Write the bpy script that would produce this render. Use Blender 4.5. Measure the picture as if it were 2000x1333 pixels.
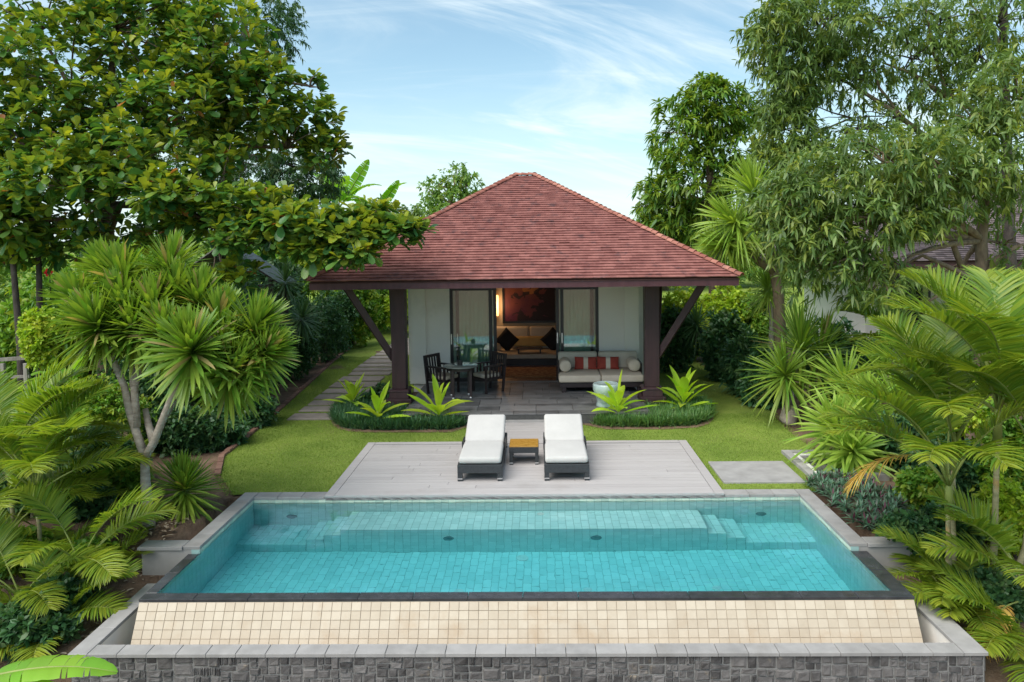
import bpy, bmesh, math, random
import numpy as np
from mathutils import Vector, Matrix, Euler

for o in list(bpy.data.objects): bpy.data.objects.remove(o)
rad = math.radians
rng = np.random.default_rng(11)
R = random.Random(5)
SC = bpy.context.scene
COL = SC.collection

# ------------------------------------------------------------------ camera
CAMZ = 3.73
FPX = 1500.0                       # focal length in pixels of a 2000 px wide frame
YAW, PITCH, ROLL = 0.019, 0.045, 0.0125
fw = Vector((-math.sin(YAW)*math.cos(PITCH), math.cos(YAW)*math.cos(PITCH), -math.sin(PITCH)))
r0 = Vector((math.cos(YAW), math.sin(YAW), 0)); u0 = r0.cross(fw)
rt = r0*math.cos(ROLL) - u0*math.sin(ROLL)
up = u0*math.cos(ROLL) + r0*math.sin(ROLL)
PPX = 1050 - FPX*rt.y/fw.y         # principal point: depth lines meet at (1050, 463)
PPY = 463 + FPX*up.y/fw.y
EYE = Vector((0, 0, CAMZ))
def ray(px, py): return fw + rt*((px-PPX)/FPX) - up*((py-PPY)/FPX)
def gp(px, py, z=0.0):             # where the sight line through a pixel meets the level z
    d = ray(px, py); return EYE + d*((z-CAMZ)/d.z)
def wp(px, py, z, n=1.33):         # ... or, bent at the pool's surface, the level z under water
    s = gp(px, py, -.055); d = ray(px, py).normalized(); c = -d.z; e = 1/n
    t = d*e+Vector((0, 0, e*c-math.sqrt(1-e*e*(1-c*c)))); return s+t*((z+.055)/t.z)
def at(px, py, Y):                 # ... or stands at the distance Y
    d = ray(px, py); return EYE + d*(Y/d.y)
cam = bpy.data.cameras.new('camera'); co = bpy.data.objects.new('camera', cam); COL.objects.link(co)
M = Matrix((rt, up, -fw)).transposed().to_4x4(); M.translation = EYE
co.matrix_world = M
cam.sensor_fit = 'HORIZONTAL'; cam.sensor_width = 36; cam.lens = FPX/2000*36
cam.shift_x = (1000-PPX)/2000; cam.shift_y = (PPY-666.5)/2000
cam.clip_start = 0.1; cam.clip_end = 3000
SC.camera = co

# ------------------------------------------------------------------ sky and sun
SUN = Vector((-0.50, -0.52, 1.0)).normalized()      # towards the sun
W = bpy.data.worlds.new('World'); SC.world = W; W.use_nodes = True
nt = W.node_tree; nt.nodes.clear()
def N_(t, kind, **kw):
    n = t.nodes.new(kind)
    for k, v in kw.items(): setattr(n, k, v)
    return n
def math_(t, op, a, b=None, c=None, clamp=False):
    n = t.nodes.new('ShaderNodeMath'); n.operation = op; n.use_clamp = clamp
    for i, v in enumerate((a, b, c)):
        if v is None: continue
        if isinstance(v, (int, float)): n.inputs[i].default_value = v
        else: t.links.new(v, n.inputs[i])
    return n.outputs[0]
def mixc(t, fac, a, b, mode='MIX'):
    n = t.nodes.new('ShaderNodeMix'); n.data_type = 'RGBA'; n.blend_type = mode; n.clamp_factor = True
    for s, v in ((n.inputs[0], fac), (n.inputs[6], a), (n.inputs[7], b)):
        if isinstance(v, (int, float)): s.default_value = v
        elif isinstance(v, (tuple, list)): s.default_value = (*v[:3], 1)
        else: t.links.new(v, s)
    return n.outputs[2]
sky = N_(nt, 'ShaderNodeTexSky', sky_type='NISHITA'); sky.sun_disc = False
sky.sun_elevation = math.asin(SUN.z); sky.sun_rotation = math.atan2(SUN.x, SUN.y)
sky.air_density = 1.0; sky.dust_density = 0.4; sky.ozone_density = 1.0
tc = N_(nt, 'ShaderNodeTexCoord'); sp = N_(nt, 'ShaderNodeSeparateXYZ'); nt.links.new(tc.outputs['Generated'], sp.inputs[0])
zz = math_(nt, 'ADD', math_(nt, 'MAXIMUM', sp.outputs[2], 0.0), 0.30)
cx = math_(nt, 'DIVIDE', sp.outputs[0], zz); cy = math_(nt, 'DIVIDE', sp.outputs[1], zz)
cb = N_(nt, 'ShaderNodeCombineXYZ'); nt.links.new(cx, cb.inputs[0]); nt.links.new(cy, cb.inputs[1])
def cirrus(rotz, scale, nsc, detail, dist, lo, hi, seed):
    mp = N_(nt, 'ShaderNodeMapping'); mp.vector_type = 'TEXTURE'; mp.inputs['Rotation'].default_value = (0, 0, rotz); mp.inputs['Scale'].default_value = scale
    mp.inputs['Location'].default_value = (seed, seed*.37, seed*.11)
    nt.links.new(cb.outputs[0], mp.inputs[0])
    nz = N_(nt, 'ShaderNodeTexNoise'); nz.inputs['Scale'].default_value = nsc; nz.inputs['Detail'].default_value = detail
    nz.inputs['Roughness'].default_value = 0.62; nz.inputs['Distortion'].default_value = dist
    nt.links.new(mp.outputs[0], nz.inputs[0])
    mr = N_(nt, 'ShaderNodeMapRange'); mr.interpolation_type = 'SMOOTHSTEP'
    mr.inputs[1].default_value = lo; mr.inputs[2].default_value = hi
    nt.links.new(nz.outputs[0], mr.inputs[0]); return mr.outputs[0]
c1 = cirrus(0.50, (4.2, 1.0, 1), 3.0, 10, 1.0, 0.49, 0.74, 3.1)
c2 = cirrus(0.08, (6.5, 1.0, 1), 4.6, 9, 0.8, 0.48, 0.78, 8.7)
c3 = cirrus(0.7, (1.8, 1.0, 1), 1.5, 5, 0.4, 0.38, 0.75, 1.3)
cl = math_(nt, 'ADD', math_(nt, 'MULTIPLY', c1, 0.75), math_(nt, 'ADD', math_(nt, 'MULTIPLY', c2, 0.50), math_(nt, 'MULTIPLY', c3, 0.20)), clamp=True)
veil = math_(nt, 'ADD', math_(nt, 'MULTIPLY', cl, 0.75), math_(nt, 'MULTIPLY_ADD', math_(nt, 'POWER', math_(nt, 'SUBTRACT', 1.0, math_(nt, 'ABSOLUTE', sp.outputs[2])), 7.0), 0.75, 0.10), clamp=True)
tint = mixc(nt, 1.0, sky.outputs[0], (0.76, 1.06, 1.05), 'MULTIPLY')
skyc = mixc(nt, veil, tint, (6.2, 7.1, 7.4))
bg = N_(nt, 'ShaderNodeBackground'); bg.inputs[1].default_value = 0.09
nt.links.new(skyc, bg.inputs[0])
wo = N_(nt, 'ShaderNodeOutputWorld'); nt.links.new(bg.outputs[0], wo.inputs[0])
sl = bpy.data.lights.new('sun', 'SUN'); sl.energy = 2.9; sl.angle = rad(62); sl.color = (1.0, 0.95, 0.86)
so = bpy.data.objects.new('sun', sl); COL.objects.link(so)
so.rotation_euler = SUN.to_track_quat('Z', 'Y').to_euler(); so.location = (-8, -8, 20)
vs = SC.view_settings; vs.view_transform = 'Standard'; vs.look = 'None'; vs.gamma = 1.0; vs.use_curve_mapping = False
vs.exposure = 0.80
SC.render.engine = 'CYCLES'
SC.cycles.max_bounces = 7; SC.cycles.diffuse_bounces = 3; SC.cycles.glossy_bounces = 3; SC.cycles.transmission_bounces = 4; SC.cycles.transparent_max_bounces = 10

# ------------------------------------------------------------------ materials
MATS = {}
def new_mat(name):
    m = bpy.data.materials.new(name); m.use_nodes = True; MATS[name] = m
    t = m.node_tree; t.nodes.clear()
    out = N_(t, 'ShaderNodeOutputMaterial'); b = N_(t, 'ShaderNodeBsdfPrincipled')
    t.links.new(b.outputs[0], out.inputs[0]); return m, t, b, out
def vary(t):                                         # one random value for each piece, joined or not
    oi = N_(t, 'ShaderNodeObjectInfo'); ge = N_(t, 'ShaderNodeNewGeometry')
    s = math_(t, 'ADD', oi.outputs['Random'], math_(t, 'MULTIPLY', ge.outputs['Random Per Island'], 7.31))
    wn = N_(t, 'ShaderNodeTexWhiteNoise'); wn.noise_dimensions = '1D'; t.links.new(s, wn.inputs['W']); return wn.outputs['Value']
def wnoise(t, scale, detail=4, rough=0.6, stretch=None, dist=0.0):
    ge = N_(t, 'ShaderNodeNewGeometry'); nz = N_(t, 'ShaderNodeTexNoise')
    nz.inputs['Scale'].default_value = scale; nz.inputs['Detail'].default_value = detail; nz.inputs['Roughness'].default_value = rough
    nz.inputs['Distortion'].default_value = dist
    src = ge.outputs['Position']
    if stretch:
        mp = N_(t, 'ShaderNodeMapping'); mp.inputs['Scale'].default_value = stretch; t.links.new(src, mp.inputs[0]); src = mp.outputs[0]
    t.links.new(src, nz.inputs[0]); return nz.outputs[0]
def surf(name, c1, c2, scale=8, rough=0.7, noise=1.0, rnd=0.0, bump=0.0, bscale=None, spec=0.4, stretch=None, stain=None, metal=0.0, detail=5, rnoise=0.15):
    m, t, b, out = new_mat(name)
    nz = wnoise(t, scale, detail, 0.6, stretch)
    f = math_(t, 'MULTIPLY_ADD', math_(t, 'SUBTRACT', nz, 0.5), noise*2.2, 0.5)
    if rnd: f = math_(t, 'ADD', f, math_(t, 'MULTIPLY', math_(t, 'SUBTRACT', vary(t), 0.5), rnd))
    c = mixc(t, f, c1, c2)
    if stain:                                        # (colour, scale, lo, hi, amount)
        sn = wnoise(t, stain[1], 6, 0.65)
        mr = N_(t, 'ShaderNodeMapRange'); mr.inputs[1].default_value = stain[2]; mr.inputs[2].default_value = stain[3]
        t.links.new(sn, mr.inputs[0]); c = mixc(t, math_(t, 'MULTIPLY', mr.outputs[0], stain[4]), c, stain[0])
    t.links.new(c, b.inputs['Base Color'])
    t.links.new(math_(t, 'MULTIPLY_ADD', math_(t, 'SUBTRACT', nz, 0.5), rnoise*2, rough), b.inputs['Roughness'])
    b.inputs['Specular IOR Level'].default_value = spec; b.inputs['Metallic'].default_value = metal
    if bump:
        bn = wnoise(t, bscale or scale*4, 5, 0.6, stretch)
        bp = N_(t, 'ShaderNodeBump'); bp.inputs['Strength'].default_value = bump; bp.inputs['Distance'].default_value = 0.02
        t.links.new(bn, bp.inputs['Height']); t.links.new(bp.outputs[0], b.inputs['Normal'])
    return m
def leafmat(name, c1, c2, c3=None, trans=0.28, rough=0.42, spec=0.45, rare=None, noise=0.6):
    trans = trans+.10
    c1, c2 = [tuple(v*1.85 for v in c) for c in (c1, c2)]
    # c1..c2 by leaf, c3 where the 'tone' of a leaf is 1 (young growth), rare = (colour, share)
    m, t, b, out = new_mat(name)
    v = vary(t)
    nz = wnoise(t, 0.9, 4)
    f = math_(t, 'ADD', v, math_(t, 'MULTIPLY', math_(t, 'SUBTRACT', nz, 0.5), noise*1.6), clamp=True)
    c = mixc(t, f, c1, c2)
    if c3:
        a = N_(t, 'ShaderNodeAttribute', attribute_name='tone'); c = mixc(t, a.outputs['Fac'], c, c3)
    if rare:
        v2 = math_(t, 'FRACT', math_(t, 'MULTIPLY', v, 57.3)); c = mixc(t, math_(t, 'LESS_THAN', v2, rare[1]), c, rare[0])
    t.links.new(c, b.inputs['Base Color']); b.inputs['Roughness'].default_value = rough; b.inputs['Specular IOR Level'].default_value = spec
    tr = N_(t, 'ShaderNodeBsdfTranslucent'); t.links.new(mixc(t, 1.0, c, (1.25, 1.2, 0.5), 'MULTIPLY'), tr.inputs[0])
    mx = N_(t, 'ShaderNodeMixShader'); mx.inputs[0].default_value = trans
    t.links.new(b.outputs[0], mx.inputs[1]); t.links.new(tr.outputs[0], mx.inputs[2]); t.links.new(mx.outputs[0], out.inputs[0])
    return m

# ------------------------------------------------------------------ things, parts, meshes
def wl(o):
    v = Vector((0, 0, 0))
    while o: v += o.location; o = o.parent
    return v
def tag(o, label=None, cat=None, group=None, kind=None):
    if label: o['label'] = label
    if cat: o['category'] = cat
    if group: o['group'] = group
    if kind: o['kind'] = kind
    return o
def thing(name, label, cat, loc=(0, 0, 0), rz=0.0, group=None):
    o = bpy.data.objects.new(name, None); COL.objects.link(o); o.location = loc; o.rotation_euler = (0, 0, rz)
    o.empty_display_size = 0.2
    return tag(o, label, cat, group)
def link(name, me, parent=None, world=True, loc=None):
    o = bpy.data.objects.new(name, me); COL.objects.link(o)
    if parent:
        o.parent = parent
        if world: o.location = -wl(parent)
    if loc is not None: o.location = Vector(loc)
    return o
def piece(name, me, parent, loc, scale=(1, 1, 1), rot=None):
    o = bpy.data.objects.new(name, me); COL.objects.link(o); o.parent = parent
    o.location = Vector(loc) - wl(parent); o.scale = scale
    if rot is not None:
        if isinstance(rot, Matrix): o.rotation_euler = rot.to_euler()
        else: o.rotation_euler = rot
    return o
def mk(s): return MATS[s] if isinstance(s, str) else s
class MB:
    def __init__(s): s.v = []; s.f = []; s.mi = []; s.cur = 0
    def quad(s, *p):
        i = len(s.v); s.v += [tuple(q) for q in p]; s.f.append(tuple(range(i, i+len(p)))); s.mi.append(s.cur); return s
    def hexa(s, p):                                  # 8 corners: bottom ring 0-3, top ring 4-7
        i = len(s.v); s.v += [tuple(q) for q in p]
        for f in ((3, 2, 1, 0), (4, 5, 6, 7), (0, 1, 5, 4), (1, 2, 6, 5), (2, 3, 7, 6), (3, 0, 4, 7)):
            s.f.append(tuple(i+k for k in f)); s.mi.append(s.cur)
        return s
    def box(s, x0, x1, y0, y1, z0, z1, T=None):
        p = [Vector(q) for q in ((x0, y0, z0), (x1, y0, z0), (x1, y1, z0), (x0, y1, z0), (x0, y0, z1), (x1, y0, z1), (x1, y1, z1), (x0, y1, z1))]
        if T is not None: p = [T @ q for q in p]
        return s.hexa(p)
    def frustum(s, cx, cy, z0, a0, b0, z1, a1, b1):
        p = []
        for z, a, b in ((z0, a0, b0), (z1, a1, b1)):
            p += [(cx-a, cy-b, z), (cx+a, cy-b, z), (cx+a, cy+b, z), (cx-a, cy+b, z)]
        return s.hexa(p)
    def bar(s, a, b, w, h, upv=(0, 0, 1)):           # rectangular bar from a to b
        a = Vector(a); b = Vector(b); d = (b-a).normalized(); sd = d.cross(Vector(upv))
        if sd.length < 1e-4: sd = d.cross(Vector((0, 1, 0)))
        sd.normalize(); n = sd.cross(d); sd *= w/2; n *= h/2
        return s.hexa([a-sd-n, a+sd-n, b+sd-n, b-sd-n, a-sd+n, a+sd+n, b+sd+n, b-sd+n])
    def lathe(s, prof, n=24, c=(0, 0, 0), cap=True):
        i = len(s.v); K = len(prof)
        for r, z in prof:
            for k in range(n):
                a = 2*math.pi*k/n; s.v.append((c[0]+r*math.cos(a), c[1]+r*math.sin(a), c[2]+z))
        for j in range(K-1):
            for k in range(n):
                s.f.append((i+j*n+k, i+j*n+(k+1) % n, i+(j+1)*n+(k+1) % n, i+(j+1)*n+k)); s.mi.append(s.cur)
        if cap:
            s.f.append(tuple(i+k for k in reversed(range(n)))); s.mi.append(s.cur)
            s.f.append(tuple(i+(K-1)*n+k for k in range(n))); s.mi.append(s.cur)
        return s
    def tube(s, pts, rr, n=8):
        pts = [Vector(p) for p in pts]; i = len(s.v); K = len(pts)
        if isinstance(rr, (int, float)): rr = [rr]*K
        ref = Vector((0.13, 0.97, 0.2)).normalized()
        for j, p in enumerate(pts):
            d = (pts[min(j+1, K-1)]-pts[max(j-1, 0)]).normalized()
            a = d.cross(ref)
            if a.length < 0.05: a = d.cross(Vector((1, 0, 0)))
            a.normalize(); b = d.cross(a)
            for k in range(n):
                th = 2*math.pi*k/n; s.v.append(tuple(p+(a*math.cos(th)+b*math.sin(th))*rr[j]))
        for j in range(K-1):
            for k in range(n):
                s.f.append((i+j*n+k, i+(j+1)*n+k, i+(j+1)*n+(k+1) % n, i+j*n+(k+1) % n)); s.mi.append(s.cur)
        s.f.append(tuple(i+k for k in range(n))); s.mi.append(s.cur)
        s.f.append(tuple(i+(K-1)*n+k for k in reversed(range(n)))); s.mi.append(s.cur)
        return s
    def mesh(s, name, mats, smooth=False):
        me = bpy.data.meshes.new(name); me.from_pydata(s.v, [], s.f)
        for m in (mats if isinstance(mats, (list, tuple)) else [mats]): me.materials.append(mk(m))
        me.polygons.foreach_set('material_index', s.mi)
        if smooth: me.polygons.foreach_set('use_smooth', [True]*len(s.f))
        me.update(); return me
    def build(s, name, mats, parent=None, world=True, smooth=False, bevel=0.0, seg=2, sub=0):
        o = link(name, s.mesh(name, mats, smooth), parent, world)
        if not world and parent: o.location = (0, 0, 0)
        if bevel:
            b = o.modifiers.new('bevel', 'BEVEL'); b.width = bevel; b.segments = seg; b.limit_method = 'ANGLE'; b.angle_limit = rad(40)
        if sub:
            u = o.modifiers.new('sub', 'SUBSURF'); u.levels = sub; u.render_levels = sub
        return o
def np_mesh(name, V, starts, totals, loops, mats, mi=None, tone=None, smooth=False):
    me = bpy.data.meshes.new(name)
    me.vertices.add(len(V)); me.vertices.foreach_set('co', np.ascontiguousarray(V, dtype=np.float32).ravel())
    me.loops.add(len(loops)); me.loops.foreach_set('vertex_index', np.asarray(loops, dtype=np.int32))
    me.polygons.add(len(starts)); me.polygons.foreach_set('loop_start', np.asarray(starts, dtype=np.int32))
    try: me.polygons.foreach_set('loop_total', np.asarray(totals, dtype=np.int32))
    except Exception: pass
    for m in (mats if isinstance(mats, (list, tuple)) else [mats]): me.materials.append(mk(m))
    if mi is not None: me.polygons.foreach_set('material_index', np.asarray(mi, dtype=np.int32))
    me.polygons.foreach_set('use_smooth', np.full(len(starts), bool(smooth)))
    if tone is not None:
        a = me.attributes.new('tone', 'FLOAT', 'POINT'); a.data.foreach_set('value', np.asarray(tone, dtype=np.float32))
    me.update(calc_edges=True); return me
def unit(a):
    return a/np.maximum(np.linalg.norm(a, axis=-1, keepdims=True), 1e-9)
ZUP = np.array([0., 0., 1.])
class Leafs:                                         # many leaves as one mesh, arrays in, arrays out
    def __init__(s): s.V = []; s.S = []; s.T = []; s.L = []; s.tone = []; s.mi = []; s.nv = 0; s.nl = 0
    def raw(s, V, faces, tone, n, nvper, mi=0):      # V (n*nvper,3); faces: template index tuples
        tl = np.concatenate([np.array(f) for f in faces]); tt = np.array([len(f) for f in faces]); ts = np.concatenate([[0], np.cumsum(tt)[:-1]])
        off = np.arange(n)*nvper+s.nv
        s.L.append((tl[None, :]+off[:, None]).ravel()); s.T.append(np.tile(tt, n))
        s.S.append((ts[None, :]+(np.arange(n)*len(tl)+s.nl)[:, None]).ravel())
        s.V.append(V.reshape(-1, 3)); s.tone.append(np.repeat(tone, nvper)); s.mi.append(np.full(n*len(faces), mi))
        s.nv += n*nvper; s.nl += n*len(tl)
    def add(s, P, D, L, Wd, droop=0.2, prof=((0, 0), (.3, 1), (.65, .8), (1, 0)), fold=0.0, tone=0.0, twist=0.0, Nref=None, mi=0, wave=0.0):
        P = np.atleast_2d(np.asarray(P, float)); n = len(P); D = unit(np.broadcast_to(np.asarray(D, float), (n, 3)))
        b = lambda x: np.broadcast_to(np.asarray(x, float), (n,))
        L = b(L); Wd = b(Wd); droop = b(droop); tone = b(tone); twist = b(twist)
        ref = np.broadcast_to(ZUP if Nref is None else np.asarray(Nref, float), (n, 3))
        S = np.cross(D, ref); bad = np.linalg.norm(S, axis=1) < 0.05; S[bad] = np.cross(D[bad], np.array([1., .3, 0])); S = unit(S)
        Nn = np.cross(S, D)
        S, Nn = S*np.cos(twist)[:, None]+Nn*np.sin(twist)[:, None], Nn*np.cos(twist)[:, None]-S*np.sin(twist)[:, None]
        rows = []; faces = []; prev = None; k = 0
        for t, w in prof:
            c = P+L[:, None]*(D*t-ZUP*(droop*t*t)[:, None])
            if w == 0: rows.append(c); cur = [k]; k += 1
            else:
                e = S*(Wd*w*0.5)[:, None]; h = Nn*(Wd*w*0.5*fold)[:, None]
                if fold: rows += [c-e+h, c-h*0.3, c+e+h]; cur = [k, k+1, k+2]; k += 3
                else: rows += [c-e, c+e]; cur = [k, k+1]; k += 2
            if prev:
                if len(prev) == 1:
                    for j in range(len(cur)-1): faces.append((prev[0], cur[j+1], cur[j]))
                elif len(cur) == 1:
                    for j in range(len(prev)-1): faces.append((prev[j], prev[j+1], cur[0]))
                else:
                    for j in range(len(cur)-1): faces.append((prev[j], prev[j+1], cur[j+1], cur[j]))
            prev = cur
        s.raw(np.stack(rows, 1), faces, tone, n, k, mi)
        return s
    def tube(s, pts, rr, n=6, mi=1):
        m = MB().tube(pts, rr, n); s.raw(np.array(m.v), m.f, np.zeros(1), 1, len(m.v), mi); return s
    def mesh(s, name, mats, smooth=True):
        return np_mesh(name, np.concatenate(s.V), np.concatenate(s.S), np.concatenate(s.T), np.concatenate(s.L), mats, np.concatenate(s.mi), np.concatenate(s.tone), smooth)
    def build(s, name, mats, parent=None, world=True, smooth=True):
        o = link(name, s.mesh(name, mats, smooth), parent, world)
        if not world: o.location = (0, 0, 0)
        return o
CUBE_F = [(3, 2, 1, 0), (4, 5, 6, 7), (0, 1, 5, 4), (1, 2, 6, 5), (2, 3, 7, 6), (3, 0, 4, 7)]
def tile_mesh(name, mat, ch=0.06, chz=0.2):          # 1 x 1 x 1 piece, base at z 0, its top edges worn
    m = MB(); h = 0.5; q = h-ch
    ring = lambda a, z: [(-a, -a, z), (a, -a, z), (a, a, z), (-a, a, z)]
    m.v = ring(h, 0)+ring(h, 1-chz)+ring(q, 1)
    for r in (0, 4):
        for k in range(4): m.f.append((r+k, r+(k+1) % 4, r+4+(k+1) % 4, r+4+k))
    m.f.append((8, 9, 10, 11)); m.f.append((3, 2, 1, 0)); m.mi = [0]*len(m.f)
    return m.mesh(name, mat)
def sphere_dirs(n):
    return unit(rng.normal(size=(n, 3)))
# ------------------------------------------------------------------ palette
surf('soil', (0.10, 0.065, 0.042), (0.24, 0.16, 0.11), 3.0, 0.95, 1.2, bump=0.8, bscale=22, spec=0.1)
surf('lawn_soil', (0.13, 0.19, 0.036), (0.23, 0.29, 0.06), 1.1, 0.95, 1.3, spec=0.1, bump=0.6, bscale=60, stain=((0.20, 0.19, 0.07), 0.9, 0.55, 0.72, 0.5))
surf('coping', (0.26, 0.247, 0.24), (0.36, 0.343, 0.333), 5, 0.75, 1.0, rnd=0.5, bump=0.15, bscale=90, stain=((0.2, 0.18, 0.16), 2.0, 0.55, 0.75, 0.5))
surf('wet_granite', (0.028, 0.03, 0.033), (0.06, 0.06, 0.065), 9, 0.22, 1.0, rnd=0.4, bump=0.05, bscale=60, spec=0.6)
surf('render_grey', (0.27, 0.26, 0.25), (0.36, 0.34, 0.325), 2.5, 0.85, 1.0, bump=0.1, bscale=60, stain=((0.15, 0.13, 0.11), 1.3, 0.55, 0.8, 0.5))
surf('cream_tile', (0.44, 0.36, 0.27), (0.55, 0.47, 0.37), 7, 0.5, 0.5, rnd=0.6, bump=0.08, bscale=80, stain=((0.38, 0.25, 0.14), 2.4, 0.54, 0.74, 0.55))
surf('grout', (0.36, 0.30, 0.235), (0.46, 0.39, 0.31), 20, 0.9, 1.0)
surf('pool_tile', (0.50, 0.67, 0.65), (0.68, 0.82, 0.80), 5, 0.45, 0.6, rnd=0.6, spec=0.3)
surf('pool_tile_pale', (0.40, 0.50, 0.42), (0.62, 0.68, 0.56), 5, 0.5, 0.6, rnd=0.7, spec=0.3)
surf('pool_grout', (0.25, 0.40, 0.38), (0.31, 0.46, 0.44), 9, 0.8, 0.8)
surf('wall_stone', (0.050, 0.046, 0.046), (0.18, 0.165, 0.16), 5, 0.7, 0.75, rnd=0.8, bump=0.9, bscale=14, stain=((0.34, 0.27, 0.19), 3.5, 0.62, 0.72, 0.75))
surf('mortar', (0.17, 0.165, 0.16), (0.30, 0.285, 0.27), 30, 0.95, 1.0, bump=0.5)
surf('deck_board', (0.365, 0.335, 0.33), (0.46, 0.43, 0.42), 3, 0.65, 0.7, rnd=0.45, stretch=(0.25, 6, 6), bump=0.12, bscale=30, stain=((0.25, 0.22, 0.2), 1.4, 0.55, 0.8, 0.45))
surf('deck_under', (0.05, 0.05, 0.05), (0.08, 0.075, 0.07), 3, 0.9)
surf('terrace_stone', (0.085, 0.083, 0.086), (0.21, 0.204, 0.206), 4, 0.5, 0.8, rnd=0.9, bump=0.3, bscale=30, stain=((0.24, 0.22, 0.2), 2.5, 0.58, 0.75, 0.5))
surf('terrace_joint', (0.05, 0.05, 0.05), (0.09, 0.088, 0.085), 20, 0.9)
surf('path_slab', (0.22, 0.185, 0.165), (0.33, 0.285, 0.26), 5, 0.85, 0.9, rnd=0.5, bump=0.3, bscale=50, stain=((0.12, 0.12, 0.08), 2.2, 0.55, 0.75, 0.6))
surf('brick_edge', (0.17, 0.085, 0.06), (0.27, 0.15, 0.11), 8, 0.9, 0.8, rnd=0.8, bump=0.4)
surf('roof_tile', (0.17, 0.062, 0.055), (0.34, 0.145, 0.125), 5.0, 0.85, 0.9, rnd=0.45, bump=0.3, bscale=50, spec=0.2, stain=((0.075, 0.052, 0.058), 4.5, 0.55, 0.70, 0.75), detail=8)
surf('ridge_tile', (0.25, 0.085, 0.065), (0.44, 0.20, 0.15), 5, 0.8, 0.6, rnd=0.9, bump=0.3, bscale=50, spec=0.25, stain=((0.10, 0.08, 0.08), 3.0, 0.56, 0.70, 0.7))
surf('roof_tile_grey', (0.11, 0.085, 0.085), (0.30, 0.23, 0.23), 1.6, 0.8, 0.5, rnd=0.95, bump=0.3, spec=0.25, stain=((0.06, 0.05, 0.055), 2.1, 0.56, 0.70, 0.7))
surf('roof_board', (0.09, 0.045, 0.035), (0.13, 0.06, 0.05), 3, 0.9)
surf('purple_timber', (0.058, 0.020, 0.026), (0.105, 0.040, 0.046), 2, 0.45, 0.8, stretch=(6, 6, 1), bump=0.1, bscale=20, spec=0.45)
surf('column_timber', (0.032, 0.016, 0.020), (0.066, 0.030, 0.035), 2, 0.45, 0.8, stretch=(6, 6, 1), bump=0.1, bscale=20, spec=0.45)
surf('dark_timber', (0.020, 0.014, 0.015), (0.045, 0.03, 0.032), 3, 0.4, 0.8, stretch=(5, 5, 1.4), spec=0.45)
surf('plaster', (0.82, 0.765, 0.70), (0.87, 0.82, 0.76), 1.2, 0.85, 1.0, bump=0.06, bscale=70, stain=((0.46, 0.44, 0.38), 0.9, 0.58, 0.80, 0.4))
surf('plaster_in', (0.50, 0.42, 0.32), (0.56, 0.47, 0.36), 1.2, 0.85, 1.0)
surf('black_frame', (0.010, 0.010, 0.012), (0.022, 0.022, 0.025), 6, 0.35, 0.8, spec=0.5)
surf('curtain', (0.60, 0.82, 0.70), (0.74, 0.92, 0.81), 1.0, 0.9, 1.2, stretch=(9, 9, 0.4))
surf('cushion_white', (0.47, 0.455, 0.435), (0.54, 0.52, 0.50), 3, 0.9, 0.8, bump=0.35, bscale=8, spec=0.15)
surf('cushion_cream', (0.52, 0.44, 0.35), (0.63, 0.55, 0.46), 4, 0.9, 0.8, bump=0.3, bscale=9, spec=0.15)
surf('cushion_grey', (0.42, 0.40, 0.37), (0.50, 0.47, 0.44), 4, 0.9, 0.8, bump=0.12, bscale=26, spec=0.15)
surf('cushion_red', (0.27, 0.042, 0.032), (0.36, 0.07, 0.05), 6, 0.85, 0.8, bump=0.2, bscale=40, spec=0.15)
surf('cushion_dark', (0.012, 0.011, 0.014), (0.03, 0.027, 0.03), 6, 0.8, 0.8)
surf('throw_gold', (0.42, 0.27, 0.09), (0.56, 0.38, 0.15), 5, 0.7, 0.8)
surf('rattan_black', (0.018, 0.021, 0.024), (0.045, 0.05, 0.055), 40, 0.45, 1.0, bump=0.5, bscale=120, spec=0.45)
surf('steel', (0.55, 0.55, 0.56), (0.7, 0.7, 0.7), 8, 0.3, 0.6, metal=1.0)
surf('amber_wood', (0.30, 0.15, 0.022), (0.46, 0.25, 0.05), 3, 0.28, 0.8, stretch=(2, 12, 12), spec=0.6)
surf('wood_floor', (0.17, 0.062, 0.028), (0.30, 0.13, 0.06), 3, 0.3, 0.9, stretch=(2, 9, 9), spec=0.5)
surf('rug', (0.20, 0.07, 0.035), (0.50, 0.30, 0.15), 9, 0.95, 1.6)
surf('celadon', (0.36, 0.47, 0.46), (0.58, 0.66, 0.65), 5, 0.28, 1.0, spec=0.6, stain=((0.17, 0.30, 0.29), 7, 0.52, 0.62, 0.6))
surf('slate_glass', (0.10, 0.12, 0.115), (0.17, 0.19, 0.18), 3, 0.12, 0.6, spec=0.7)
surf('boulder', (0.36, 0.29, 0.25), (0.55, 0.46, 0.41), 4, 0.85, 1.0, bump=0.8, bscale=9)
surf('white_pebble', (0.62, 0.60, 0.57), (0.78, 0.76, 0.73), 12, 0.7, 1.0)
surf('grey_pebble', (0.16, 0.15, 0.15), (0.30, 0.28, 0.28), 40, 0.8, 1.3, bump=0.8, bscale=60)
surf('weathered_wood', (0.16, 0.14, 0.125), (0.33, 0.30, 0.27), 3, 0.85, 1.0, stretch=(8, 8, 1.5), bump=0.3, rnd=0.5)
surf('wood_shingle', (0.25, 0.22, 0.20), (0.46, 0.42, 0.39), 4, 0.9, 0.8, rnd=0.9, bump=0.3)
surf('bark_pale', (0.24, 0.20, 0.165), (0.47, 0.41, 0.35), 7, 0.9, 1.1, bump=0.8, bscale=24, stretch=(1, 1, 2.2))
surf('bark_brown', (0.085, 0.058, 0.042), (0.21, 0.155, 0.115), 6, 0.92, 1.1, bump=0.8, bscale=22, stretch=(2, 2, .7))
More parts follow.
